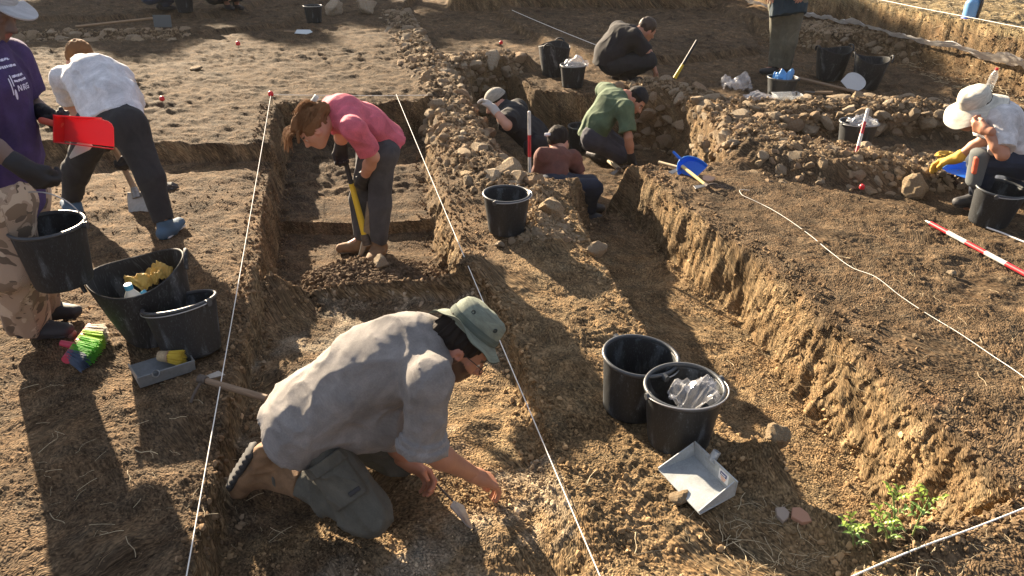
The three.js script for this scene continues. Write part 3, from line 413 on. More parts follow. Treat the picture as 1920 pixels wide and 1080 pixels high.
// ---------------------------------------------------------------- plastic bags, bottles
function crumple(seed, n, sx, sy, sz, spike = 0.5) {              // a crumpled film bag: creased, peaked closed sheet
  const g = mergeVertices(new THREE.IcosahedronGeometry(1, n).deleteAttribute('uv').deleteAttribute('normal')), p = g.attributes.position;
  for (let i = 0; i < p.count; i++) {
    const x = p.getX(i), y = p.getY(i), z = p.getZ(i), c = 1 - Math.abs(noise(x * 1.6 + seed, y * 1.6, z * 1.6)) * 1.5, f = 1 - Math.abs(noise(x * 4 + seed, y * 4, z * 4 + 2)) * 2, m = 0.62 + spike * c * c * 0.55 + 0.09 * f * f + 0.015 * noise(x * 11, y * 11 + seed, z * 11);
    p.setXYZ(i, x * m * sx, Math.max(y * m * sy, -0.35 * sy), z * m * sz);
  }
  return boxUV(toCreasedNormals(g, 0.8));
}
function film(seed, w, h, n = 46) {                                // a loose sheet of thin plastic pushed into peaks and folds
  const p = [], ix = [], rg = (x, y, f) => 1 - 2 * Math.abs(noise(x * f + seed, y * f + seed * 0.7, seed)); 
  for (let j = 0; j <= n; j++) for (let i = 0; i <= n; i++) { const u = i / n * 2 - 1, v = j / n * 2 - 1, r2 = u * u + v * v, a = Math.max(0, rg(u, v, 1.15)), b = rg(u, v, 2.6), c = rg(u + 0.3 * b, v, 6), k = 1 - 0.22 * r2 + 0.12 * b; p.push(u * w * k + 0.05 * w * c, h * (0.30 + 0.62 * noise(u * 1.2 + seed, v * 1.2, 1) + 0.16 * b + 0.045 * c - 0.30 * r2), v * w * k + 0.05 * w * rg(v, u, 5)); }
  for (let j = 0; j < n; j++) for (let i = 0; i < n; i++) { const u = (i + 0.5) / n * 2 - 1, v = (j + 0.5) / n * 2 - 1; if (u * u + v * v > 1.15 + 0.3 * noise(u * 3, v * 3, seed)) continue; const a = j * (n + 1) + i; ix.push(a, a + n + 1, a + 1, a + 1, a + n + 1, a + n + 2); }
  const g = new THREE.BufferGeometry(); g.setAttribute('position', new THREE.Float32BufferAttribute(p, 3)); g.setIndex(ix); g.computeVertexNormals(); return boxUV(g);
}
const bagOn = (label, x, y, z, seed, sx, sy, sz, m = M.bag) => solo('plastic_bag', film(seed, sx, sy).scale(1, 1, sz / sx), m, label, 'plastic bag', [x, y, z], 'crumpled plastic bags');
bagOn('clear plastic bag in the front bucket of the pair on the baulk', 0.69, restY(0.655, -2.30) + 0.20, -2.275, 3.1, 0.115, 0.15, 0.10);
bagOn('white plastic bag crammed in the bucket on the collapsed wall', 2.85, restY(2.84, -5.98) + 0.285, -5.97, 7.7, 0.13, 0.11, 0.13);
bagOn('white plastic bag swelling out of the small bucket above the pit', 0.70, restY(0.68, -8.42) + 0.22, -8.42, 12.4, 0.165, 0.17, 0.15);
bagOn('peaked white plastic bag lying on the soil left of the blue bag', 2.46, restY(2.46, -8.2) + 0.03, -8.22, 17.9, 0.19, 0.22, 0.15);
bagOn('flat white plastic bag on the wall before the blue bag', 2.47, restY(2.47, -7.42) + 0.04, -7.42, 23.5, 0.19, 0.10, 0.13);
bagOn('blue plastic bag standing out of the small bucket', 2.78, restY(2.80, -7.76) + 0.20, -7.75, 29.3, 0.125, 0.22, 0.10, M.blueBag);
{
  const c = thing('plastic_container', 'clear flat plastic food box lying beside the white bag', 'food box', [2.74, restY(2.74, -7.38) + 0.002, -7.38], 0.1);
  part('tray', merge([new RoundedBoxGeometry(0.24, 0.006, 0.15, 2, 0.003).translate(0, 0.004, 0), ...[-1, 1].map((q) => new RoundedBoxGeometry(0.24, 0.07, 0.005, 2, 0.002).rotateX(q * 0.25).translate(0, 0.038, q * 0.082)), ...[-1, 1].map((q) => new RoundedBoxGeometry(0.005, 0.07, 0.15, 2, 0.002).rotateZ(-q * 0.25).translate(q * 0.127, 0.038, 0))]), M.clear, c);
  part('rim', new THREE.TorusGeometry(0.1, 0.004, 6, 4).rotateZ(Math.PI / 4).scale(1.9, 1.27, 1).rotateX(Math.PI / 2).translate(0, 0.073, 0), M.clear, c);
}
function bottle(label, pos, rot, s, cap, body) {
  const t = thing('water_bottle', label, 'bottle', pos); t.rotation.set(...rot);
  part('bottle_body', lathe([[0.001, 0.004], [0.8 * s, 0], [s, 0.01], [s, 2.2 * s], [s * 0.94, 2.5 * s], [s, 2.8 * s], [s, 4.3 * s], [s * 0.75, 5 * s], [s * 0.36, 5.7 * s], [s * 0.36, 6.0 * s], [s * 0.3, 6.0 * s]].map(([r, y]) => [r, y]), 28), body, t);
  part('bottle_cap', lathe([[s * 0.41, 5.82 * s], [s * 0.42, 6.3 * s], [s * 0.38, 6.36 * s], [0.001, 6.36 * s]], 20), cap, t);
  part('water', lathe([[0.001, 0.008], [s * 0.92, 0.012], [s * 0.92, 2.1 * s], [0.001, 2.1 * s]], 20), new THREE.MeshPhysicalMaterial({ color: rgb(0.85, 0.93, 0.97), transmission: 0.9, roughness: 0.02, thickness: 0.03, ior: 1.33 }), t);
  return t;
}
const ty = restY(-1.73, -3.12), capBlue = mat([0.10, 0.42, 0.62], { roughness: 0.4 }), milky = new THREE.MeshPhysicalMaterial({ color: rgb(0.86, 0.88, 0.86), transmission: 0.35, roughness: 0.35, thickness: 0 });
bottle('milky bottle with a light blue cap upright in the big tub', [-1.755, ty + 0.03, -3.04], [0.1, 0, 0.05], 0.045, capBlue, milky);
{ const b = bottle('clear water bottle with a blue label leaning in the big tub', [-1.60, ty + 0.06, -3.02], [-0.4, 0.2, 0.65], 0.038, capBlue, M.clear); part('paper_label', lathe([[0.0392, 0.10], [0.0392, 0.165]], 24), mat([0.08, 0.19, 0.55], { roughness: 0.5 }), b); }
bottle('clear plastic water bottle with a red cap behind the white sun hat', [5.17, restY(5.17, -8.1) + 0.004, -8.1], [0.05, 0, -0.08], 0.042, M.red, M.clear);
solo('rubber_gloves', merge([film(41, 0.085, 0.11), film(43, 0.06, 0.10).translate(0.085, 0.03, -0.02)]), mat([0.50, 0.33, 0.08], { side: THREE.DoubleSide, roughness: 0.7, bumpMap: T.weave, bumpScale: 0.001 }), 'crumpled ochre work gloves in the big tub', 'gloves', [-1.78, ty + 0.24, -3.17]);
{
  const j = thing('water_jug', 'blue water canister half wrapped in black on the straw-covered bank', 'canister', [5.53, height(5.53, -9.42) + 0.005, -9.42], 0.5);
  part('canister_body', lathe([[0.001, 0.0], [0.085, 0], [0.092, 0.012], [0.092, 0.035], [0.088, 0.04], [0.088, 0.20], [0.07, 0.245], [0.028, 0.265], [0.028, 0.285]], 28), mat([0.16, 0.36, 0.62], { roughness: 0.3 }), j);
  part('base_ring', lathe([[0.086, 0.0], [0.095, 0.004], [0.095, 0.034], [0.088, 0.04]], 28), mat([0.02, 0.05, 0.48], { roughness: 0.4 }), j);
  part('lid', lathe([[0.033, 0.27], [0.034, 0.3], [0.001, 0.302]], 20), mat([0.02, 0.05, 0.40], { roughness: 0.4 }), j);
  part('black_wrap', new THREE.LatheGeometry([[0.092, 0.045], [0.098, 0.12], [0.104, 0.20], [0.098, 0.25], [0.06, 0.28]].map(([a, b]) => new THREE.Vector2(a, b)), 24, -0.3, Math.PI), M.black, j).material.side = THREE.DoubleSide;
}

// ---------------------------------------------------------------- surveying: ranging poles, pegs, strings, fabric
function rangePole(label, a, b, bands, r = 0.013) {
  const t = thing('ranging_pole', label, 'ranging pole', a, 0, 'red and white ranging poles'), A = V(...a), B = V(...b), d = B.clone().sub(A);
  for (let i = 0; i < bands.length; i++) { const p = d.clone().multiplyScalar(i / bands.length).toArray(), q = d.clone().multiplyScalar((i + 1) / bands.length).toArray(); part(bands[i] === 'r' ? 'red_band' : 'white_band', rod(p, q, r, r, 16), bands[i] === 'r' ? M.poleRed : M.poleWhite, t); }
  const e = d.clone().normalize().multiplyScalar(-0.05).toArray(); part('steel_tip', rod(e, [0, 0, 0], 0.003, r * 0.9, 12), M.steel, t); part('end_cap', new THREE.SphereGeometry(r * 1.02, 12, 8).translate(d.x, d.y, d.z), bands.at(-1) === 'r' ? M.poleRed : M.poleWhite, t); return t;
}
rangePole('upright red and white ranging pole before the gloved digger in black', [0.147, restY(0.147, -5.70) - 0.02, -5.70], [0.135, 0.40, -5.74], 'rwrw');
rangePole('short red and white ranging pole leaning on the bucket on the collapsed wall', [2.62, restY(2.62, -5.45) - 0.02, -5.45], [2.735, 0.44, -5.66], 'rwrw');
{ const y0 = height(2.74, -4.47) + 0.02, y1 = height(2.96, -3.4) + 0.02; rangePole('long red and white ranging pole lying on the plateau at right', [2.74, y0, -4.47], [3.0, y1, -3.24], 'rwrwrwrwr'.slice(0, 8), 0.0145); }
function peg(label, x, z, h, s = 0.02) {
  const y = height(x, z), t = thing('survey_peg', label, 'survey peg', [x, y, z], 0, 'red capped pegs');
  part('nail', rod([0, -0.03, 0], [0, h, 0], 0.003, 0.003, 7), M.rusty, t); part('red_cap', lathe([[0.001, h - 0.008], [s * 0.75, h - 0.008], [s, h], [s, h + s * 0.8], [s * 0.8, h + s * 1.3], [s * 0.3, h + s * 1.55], [0.001, h + s * 1.6]], 16), M.red, t); return t;
}
const PA = V(-2.27, 0.24, -7.0), PB = V(-1.10, 0.23, -7.06);
peg('red capped peg at the far left corner of the trench, tied to the strings', -2.27, -7.0, 0.24 - height(-2.27, -7.0) - 0.005, 0.025);
peg('red capped peg standing on the back left ground beside the white shirt', -3.28, -6.95, 0.085, 0.023);
peg('small red capped peg far off on the back left ground', -3.52, -9.86, 0.06, 0.028);
peg('red capped peg among the stones of the collapsed wall', 2.53, -5.06, 0.04, 0.019);
peg('rusty capped peg in the lit soil beyond the pit', -0.15, -10.6, 0.1, 0.025);
function cord(label, pts, r, sag = 0, cat = 'string') { const P = pts.map((p) => V(...p)); if (sag) { const q = []; for (let i = 0; i <= 12; i++) { const t = i / 12, v = P[0].clone().lerp(P[1], t); v.y -= sag * 4 * t * (1 - t); q.push(v); } return solo('survey_string', tube(q, r, 60, 6), M.string, label, cat); } return solo('survey_string', tube(P, r, P.length * 8, 6), M.string, label, cat); }
cord('taut white string along the left edge of the trench', [PA.toArray(), [-0.855, 0.02, -0.95]], 0.0023, 0.012);
cord('taut white string passing behind the hat of the kneeling man', [PB.toArray(), [0.33, 0.0, -1.42]], 0.0023, 0.012);
cord('taut string along the back edge of the trench behind the pink shirt', [PA.toArray(), [-0.8, 0.22, -7.06]], 0.0025, 0.006);
const drape = (pts, lift) => pts.map(([x, z]) => [x, height(x, z) + lift, z]);
cord('loose white string meandering over the plateau at right', drape([[1.72, -5.06], [1.655, -5.07], [1.645, -4.98], [1.68, -4.9], [1.739, -4.806], [1.776, -4.688], [1.829, -4.519], [1.886, -4.284], [1.921, -4.022], [1.966, -3.82], [2.025, -3.672], [2.081, -3.472], [2.135, -3.294], [2.195, -3.1], [2.237, -2.899], [2.26, -2.693], [2.3, -2.4]], 0.006), 0.0016);
cord('white string across the bottom right corner', [[0.62, 0.10, -1.36], [0.98, 0.10, -1.53], [1.263, 0.105, -1.651], [1.494, 0.105, -1.739], [1.9, 0.105, -1.905], [2.4, 0.10, -2.12]], 0.0026);
cord('pale rope end lying beside the bucket at the right edge', drape([[3.08, -4.42], [3.13, -4.33], [3.2, -4.18], [3.3, -4.05]], 0.008), 0.006);
cord('thin pale string along the edge of the shaded back room', [[0.0, 0.16, -13.4], [1.22, 0.16, -9.75]], 0.004, 0.01);
cord('white string along the top edge of the right bank', drape([[4.9, -12.0], [5.08, -11.2], [5.3, -9.95], [5.5, -9.2], [5.69, -8.5], [6.15, -7.0]], 0.03), 0.004);
{
  const pl = [[4.0, -13.4], [4.42, -12.0], [4.80, -11.15], [5.04, -9.92], [5.41, -8.45], [5.62, -7.7], [5.88, -6.9], [6.3, -5.6]], cv = new THREE.CatmullRomCurve3(pl.map(([x, z]) => V(x, 0, z))), n = 160, m = 8, pos = [], idx = [];
  for (let i = 0; i <= n; i++) { const c = cv.getPoint(i / n), tg = cv.getTangent(i / n), far = smooth(0.45, 0.65, i / n), wd = lerp(0.045, 0.10, far) * (1 + 0.7 * noise(i * 0.11, 3, 1) + 0.4 * noise(i * 0.45, 1, 1)); for (let j = 0; j <= m; j++) { const o = (j / m - 0.5) * wd * 2, x = c.x + tg.z * o, z = c.z - tg.x * o; pos.push(x, 0.30 + 0.05 * noise(i * 0.13, 7, 2) - (j / m - 0.5) * wd * 1.5 + 0.03 * noise(i * 0.4, j * 0.5, 4), z + 0.04 * noise(i * 0.3, j * 0.4, 8)); } }
  for (let i = 0; i < n; i++) for (let j = 0; j < m; j++) { const a = i * (m + 1) + j; idx.push(a, a + 1, a + m + 1, a + 1, a + m + 2, a + m + 1); }
  const g = new THREE.BufferGeometry(); g.setAttribute('position', new THREE.Float32BufferAttribute(pos, 3)); g.setIndex(idx); g.computeVertexNormals(); boxUV(g, 3);
  solo('fabric_strip', g, new THREE.MeshPhysicalMaterial({ color: rgb(0.88, 0.86, 0.81), roughness: 0.95, side: THREE.DoubleSide, map: T.blotch, transmission: 0.3, thickness: 0 }), 'torn off-white ground fabric hanging along the middle of the right bank', 'fabric');
}
// ---------------------------------------------------------------- bodies: distance fields of tapered bones, meshed with surface nets
class Field {
  constructor(k = 0.04) { this.k = k; this.p = []; this.fold = null; }
  bone(a, b, ra, rb = ra, o = {}) {                               // o.side + o.ws: oval section; o.cut: flat end at b; o.k; o.sub
    const A = a.isVector3 ? a : V(...a), B = b.isVector3 ? b : V(...b), e = B.clone().sub(A), L2 = Math.max(e.lengthSq(), 1e-8);
    let s = null; if (o.side) { s = o.side.clone(); s.addScaledVector(e, -s.dot(e) / L2).normalize(); }
    this.p.push({ ax: A.x, ay: A.y, az: A.z, ex: e.x, ey: e.y, ez: e.z, L2, L: Math.sqrt(L2), ra, rb, s, ws: o.ws ?? 1, cut: o.cut, cutA: o.cutA, k: o.k ?? this.k, sub: o.sub, bx: B.x, by: B.y, bz: B.z }); return this;
  }
  ball(c, r, o = {}) { return this.bone(c, V(c.x ?? c[0], (c.y ?? c[1]) + 1e-4, c.z ?? c[2]), r, r, o); }
  egg(c, r, X, Y, Z, o = {}) { this.p.push({ egg: 1, cx: c.x, cy: c.y, cz: c.z, rx: r[0], ry: r[1], rz: r[2], X, Y, Z, m: Math.max(...r), k: o.k ?? this.k, sub: o.sub, cutY: o.cutY, cutZ: o.cutZ }); return this; }
  at(x, y, z) {
    let d = 1e3;
    for (const q of this.p) {
      let v;
      if (q.egg) {
        const px = x - q.cx, py = y - q.cy, pz = z - q.cz, a = px * q.X.x + py * q.X.y + pz * q.X.z, b = px * q.Y.x + py * q.Y.y + pz * q.Y.z, c = px * q.Z.x + py * q.Z.y + pz * q.Z.z;
        const k0 = Math.hypot(a / q.rx, b / q.ry, c / q.rz), k1 = Math.hypot(a / (q.rx * q.rx), b / (q.ry * q.ry), c / (q.rz * q.rz)); v = k0 * (k0 - 1) / Math.max(k1, 1e-6);
        if (q.cutY !== undefined) v = Math.max(v, q.cutY - b); if (q.cutZ !== undefined) v = Math.max(v, c - q.cutZ);
      } else {
        const px = x - q.ax, py = y - q.ay, pz = z - q.az, raw = (px * q.ex + py * q.ey + pz * q.ez) / q.L2, t = raw < 0 ? 0 : raw > 1 ? 1 : raw; let dx = px - q.ex * t, dy = py - q.ey * t, dz = pz - q.ez * t;
        if (q.s) { const m = dx * q.s.x + dy * q.s.y + dz * q.s.z, f = m * (1 / q.ws - 1); dx += q.s.x * f; dy += q.s.y * f; dz += q.s.z * f; }
        v = Math.sqrt(dx * dx + dy * dy + dz * dz) - (q.ra + (q.rb - q.ra) * t);
        if (q.cut) v = Math.max(v, (raw - 1) * q.L); if (q.cutA) v = Math.max(v, -raw * q.L);
      }
      if (q.sub) { const k = q.k, h = Math.max(k - Math.abs(-v - d), 0) / k; d = Math.max(d, -v) + h * h * k * 0.25; }
      else { const k = q.k, h = Math.max(k - Math.abs(v - d), 0) / k; d = Math.min(d, v) - h * h * k * 0.25; }
    }
    return d;
  }
  mesh(cell, pad = 0.03, color) {
    const lo = [1e9, 1e9, 1e9], hi = [-1e9, -1e9, -1e9], grow = (x, y, z, r) => { lo[0] = Math.min(lo[0], x - r); lo[1] = Math.min(lo[1], y - r); lo[2] = Math.min(lo[2], z - r); hi[0] = Math.max(hi[0], x + r); hi[1] = Math.max(hi[1], y + r); hi[2] = Math.max(hi[2], z + r); };
    for (const q of this.p) { if (q.sub) continue; if (q.egg) grow(q.cx, q.cy, q.cz, q.m + pad); else { const w = q.s ? q.ws : 1; grow(q.ax, q.ay, q.az, q.ra * w + pad); grow(q.bx, q.by, q.bz, q.rb * w + pad); } }
    const n = [0, 1, 2].map((i) => Math.ceil((hi[i] - lo[i]) / cell) + 2), [nx, ny, nz] = n, f = new Float32Array(nx * ny * nz).fill(1), B = 6, fold = this.fold;
    for (let bz = 0; bz < nz; bz += B) for (let by = 0; by < ny; by += B) for (let bx = 0; bx < nx; bx += B) {
      const c = this.at(lo[0] + (bx + B / 2) * cell, lo[1] + (by + B / 2) * cell, lo[2] + (bz + B / 2) * cell), big = Math.abs(c) > B * cell * 0.9 * 1.25 + 0.025;
      for (let z = bz; z < Math.min(nz, bz + B); z++) for (let y = by; y < Math.min(ny, by + B); y++) for (let x = bx; x < Math.min(nx, bx + B); x++) {
        const X = lo[0] + x * cell, Y = lo[1] + y * cell, Z = lo[2] + z * cell; let v = c; if (!big) { v = this.at(X, Y, Z); if (fold) v += fold(X, Y, Z); } f[x + nx * (y + ny * z)] = v;
      }
    }
    const id = new Int32Array(nx * ny * nz).fill(-1), pos = [], idx = [], S = [0, 1, nx, nx + 1, nx * ny, nx * ny + 1, nx * ny + nx, nx * ny + nx + 1];
    const E = [[0, 1], [2, 3], [4, 5], [6, 7], [0, 2], [1, 3], [4, 6], [5, 7], [0, 4], [1, 5], [2, 6], [3, 7]];
    for (let z = 0; z + 1 < nz; z++) for (let y = 0; y + 1 < ny; y++) for (let x = 0; x + 1 < nx; x++) {
      const o = x + nx * (y + ny * z); let mask = 0; for (let i = 0; i < 8; i++) if (f[o + S[i]] < 0) mask |= 1 << i; if (mask === 0 || mask === 255) continue;
      let sx = 0, sy = 0, sz = 0, c = 0;
      for (const [a, b] of E) { const va = f[o + S[a]], vb = f[o + S[b]]; if ((va < 0) === (vb < 0)) continue; const t = va / (va - vb); sx += (a & 1) + t * ((b & 1) - (a & 1)); sy += ((a >> 1) & 1) + t * (((b >> 1) & 1) - ((a >> 1) & 1)); sz += (a >> 2) + t * ((b >> 2) - (a >> 2)); c++; }
      id[o] = pos.length / 3; pos.push(lo[0] + (x + sx / c) * cell, lo[1] + (y + sy / c) * cell, lo[2] + (z + sz / c) * cell);
    }
    const quad = (a, b, c, d, flip) => { if (a < 0 || b < 0 || c < 0 || d < 0) return; flip ? idx.push(a, c, b, a, d, c) : idx.push(a, b, c, a, c, d); };
    for (let z = 1; z + 1 < nz; z++) for (let y = 1; y + 1 < ny; y++) for (let x = 1; x + 1 < nx; x++) {
      const o = x + nx * (y + ny * z), v = f[o] < 0;
      if (v !== f[o + 1] < 0) quad(id[o], id[o - nx], id[o - nx - nx * ny], id[o - nx * ny], v);
      if (v !== f[o + nx] < 0) quad(id[o], id[o - nx * ny], id[o - nx * ny - 1], id[o - 1], v);
      if (v !== f[o + nx * ny] < 0) quad(id[o], id[o - 1], id[o - 1 - nx], id[o - nx], v);
    }
    const g = new THREE.BufferGeometry(); g.setAttribute('position', new THREE.Float32BufferAttribute(pos, 3)); g.setIndex(idx); 
    { let s = 0; for (let i = 0; i < idx.length; i += 3) { const [a, b, c] = [idx[i] * 3, idx[i + 1] * 3, idx[i + 2] * 3]; s += pos[a] * (pos[b + 1] * pos[c + 2] - pos[b + 2] * pos[c + 1]) - pos[a + 1] * (pos[b] * pos[c + 2] - pos[b + 2] * pos[c]) + pos[a + 2] * (pos[b] * pos[c + 1] - pos[b + 1] * pos[c]); } if (s < 0) { for (let i = 0; i < idx.length; i += 3) { const t = idx[i + 1]; idx[i + 1] = idx[i + 2]; idx[i + 2] = t; } g.setIndex(idx); } }
    g.computeVertexNormals();
    if (color) { const c = new Float32Array(pos.length); for (let i = 0; i < pos.length; i += 3) { const q = color(pos[i], pos[i + 1], pos[i + 2]); c[i] = q[0]; c[i + 1] = q[1]; c[i + 2] = q[2]; } g.setAttribute('color', new THREE.BufferAttribute(c, 3)); }
    return boxUV(g, 1);
  }
}
const mixv = (a, b, t) => a.clone().lerp(b, t);
function frame(fwd, up) { const Z = fwd.clone().normalize(), X = up.clone().cross(Z).normalize(), Y = Z.clone().cross(X).normalize(); return { X, Y, Z }; }   // X: the head's left
const loc = (c, F, x, y, z) => c.clone().addScaledVector(F.X, x).addScaledVector(F.Y, y).addScaledVector(F.Z, z);
function headField(f, c, F, s, neck) {
  const P = (x, y, z) => loc(c, F, x * s, y * s, z * s);
  f.egg(P(0, 0.028, -0.014), [0.076 * s, 0.092 * s, 0.098 * s], F.X, F.Y, F.Z, { k: 0.03 }).egg(P(0, -0.035, 0.028), [0.060 * s, 0.088 * s, 0.066 * s], F.X, F.Y, F.Z, { k: 0.03 });
  f.egg(P(0, -0.098, 0.056), [0.030 * s, 0.024 * s, 0.030 * s], F.X, F.Y, F.Z, { k: 0.03 }).bone(P(-0.048, -0.06, 0.0), P(-0.018, -0.105, 0.05), 0.022 * s, 0.016 * s, { k: 0.03 }).bone(P(0.048, -0.06, 0.0), P(0.018, -0.105, 0.05), 0.022 * s, 0.016 * s, { k: 0.03 });
  f.bone(P(-0.036, 0.012, 0.078), P(0.036, 0.012, 0.078), 0.013 * s, 0.013 * s, { k: 0.02 }).bone(P(0, 0.0, 0.086), P(0, -0.042, 0.112), 0.008 * s, 0.014 * s, { k: 0.016 }).bone(P(-0.014, -0.045, 0.1), P(0.014, -0.045, 0.1), 0.009 * s, 0.009 * s, { k: 0.012 });
  f.bone(P(-0.02, -0.066, 0.086), P(0.02, -0.066, 0.086), 0.008 * s, 0.008 * s, { k: 0.012 }).bone(P(-0.017, -0.079, 0.083), P(0.017, -0.079, 0.083), 0.008 * s, 0.008 * s, { k: 0.01 }).bone(P(-0.04, -0.035, 0.062), P(-0.05, -0.02, 0.05), 0.02 * s, 0.018 * s, { k: 0.02 }).bone(P(0.04, -0.035, 0.062), P(0.05, -0.02, 0.05), 0.02 * s, 0.018 * s, { k: 0.02 });
  for (const q of [-1, 1]) { f.ball(P(q * 0.031, -0.012, 0.096), 0.013 * s, { sub: 1, k: 0.014 }); f.ball(P(q * 0.031, -0.011, 0.078), 0.0125 * s, { k: 0.003 }); f.egg(P(q * 0.077, -0.018, -0.006), [0.011 * s, 0.033 * s, 0.020 * s], F.X, F.Y, F.Z, { k: 0.01 }); f.ball(P(q * 0.088, -0.016, 0.0), 0.009 * s, { sub: 1, k: 0.008 }); }
  f.bone(P(0, -0.05, -0.025), neck, 0.056 * s, 0.062 * s, { k: 0.04 });
}
function headColour(c, F, s, skin, beard, brow) {
  return (x, y, z) => {
    const dx = x - c.x, dy = y - c.y, dz = z - c.z, a = (dx * F.X.x + dy * F.X.y + dz * F.X.z) / s, b = (dx * F.Y.x + dy * F.Y.y + dz * F.Y.z) / s, g = (dx * F.Z.x + dy * F.Z.y + dz * F.Z.z) / s, n = noise(x * 60, y * 60, z * 60), m = 1 + 0.10 * noise(x * 22, y * 22, z * 22); let o = [skin[0] * m, skin[1] * m, skin[2] * m];
    if (Math.hypot(dx, dy, dz) > 0.17 * s) return o;
    if (brow && Math.abs(Math.abs(a) - 0.031) < 0.014 && Math.abs(b + 0.011) < 0.0075 && g > 0.074) o = Math.hypot(Math.abs(a) - 0.031, b + 0.011) < 0.006 ? [0.03, 0.02, 0.015] : [0.6, 0.56, 0.52];
    else if (brow && Math.abs(Math.abs(a) - 0.032) < 0.02 && Math.abs(b - 0.014 - 0.003 * n) < 0.006 && g > 0.06) o = brow;
    else if (g > 0.07 && Math.abs(a) < 0.024 && b < -0.06 && b > -0.086) o = mixc(o, [0.40, 0.12, 0.10], 0.6);
    else if (Math.abs(a) > 0.07 && b < 0.02 && b > -0.055) o = mixc(o, [0.55, 0.2, 0.14], 0.35);
    if (beard && g > -0.012 && b < -0.028 - 0.5 * Math.max(0, g - 0.03) + 0.004 * n && !(Math.abs(a) < 0.022 && b > -0.056)) o = mixc(o, [0.022, 0.016, 0.013], 0.9);
    return o;
  };
}
function handField(f, w, d, n, s, curl, o = {}) {                 // wrist, direction of the fingers, direction the palm faces, thumb side, bend per finger joint
  const D = d.clone().normalize(), N = n.clone().addScaledVector(D, -n.dot(D)).normalize(), S = s.clone().addScaledVector(D, -s.dot(D)).addScaledVector(N, -s.dot(N)).normalize(), q = o.s ?? 1, i0 = o.inflate ?? 0, at = (a, b, c) => w.clone().addScaledVector(D, a * q).addScaledVector(S, b * q).addScaledVector(N, c * q);
  f.bone(at(-0.03, 0, 0), at(0.02, 0, 0), 0.027 * q + i0, 0.027 * q + i0, { side: S, ws: 1.2, k: 0.02 });
  const len = [0.95, 1.05, 0.98, 0.78];
  for (let i = 0; i < 4; i++) {
    const b = 0.030 - 0.020 * i, K = at(0.086 - 0.004 * Math.abs(i - 1), b, -0.002); f.bone(at(0.012, b * 0.55, 0), K, 0.016 * q + i0, 0.0125 * q + i0, { k: 0.014 });
    let a = 0, p = K; const c = Array.isArray(curl) ? curl[i] : curl;
    [0.043, 0.027, 0.022].forEach((l, j) => { a += c * [0.8, 1.1, 0.7][j]; const v = D.clone().multiplyScalar(Math.cos(a)).addScaledVector(N, Math.sin(a)).addScaledVector(S, (1.5 - i) * 0.05), e = p.clone().addScaledVector(v.normalize(), l * len[i] * q); f.bone(p, e, (0.0102 - 0.0008 * j) * q + i0, (0.0094 - 0.0008 * j) * q + i0, { k: 0.004 }); p = e; });
  }
  const th = o.thumb ?? [0.055, 0.045, 0.02, 0.085, 0.04, 0.035], a0 = at(0.015, 0.020, 0.004), a1 = at(th[0], th[1], th[2]), a2 = at(th[3], th[4], th[5]);
  f.bone(a0, a1, 0.017 * q + i0, 0.0125 * q + i0, { k: 0.014 }).bone(a1, a2, 0.0118 * q + i0, 0.009 * q + i0, { k: 0.006 });
}
function cloth(seed, axis, amp, f1 = 11, stretch = 0.4) {           // soft creases, drawn out along the axis
  const A = axis.clone().normalize();
  return (x, y, z) => { const t = (x * A.x + y * A.y + z * A.z) * (1 - stretch), X = x - A.x * t + seed, Y = y - A.y * t, Z = z - A.z * t, w = 0.6 * noise(X * 5, Y * 5, Z * 5), cr = (q) => { const v = Math.max(0, 1 - 2.6 * Math.abs(noise(X * q + w, Y * q + 3.1, Z * q))); return v * v; }; return -amp * (0.95 * cr(f1 * 0.62) + 0.6 * cr(f1 * 1.25) + 0.22 * cr(f1 * 2.4)) + amp * (0.30 + 0.8 * noise(X * f1 * 0.6 + 9, Y * f1 * 0.6, Z * f1 * 0.6) + 0.25 * noise(X * f1 * 1.7, Y * f1 * 1.7, Z * f1 * 1.7)); };
}
const fabric = (c, o = {}) => new THREE.MeshPhysicalMaterial({ color: rgb(...c), roughness: 0.92, map: rep(T.blotch, 2.5), bumpMap: rep(T.weave, 14), bumpScale: 0.0008, sheen: 0.25, sheenRoughness: 0.7, sheenColor: rgb(...c), ...o });
const skinMat = new THREE.MeshPhysicalMaterial({ vertexColors: true, roughness: 0.58, sheen: 0.15, sheenColor: rgb(0.6, 0.3, 0.2) });

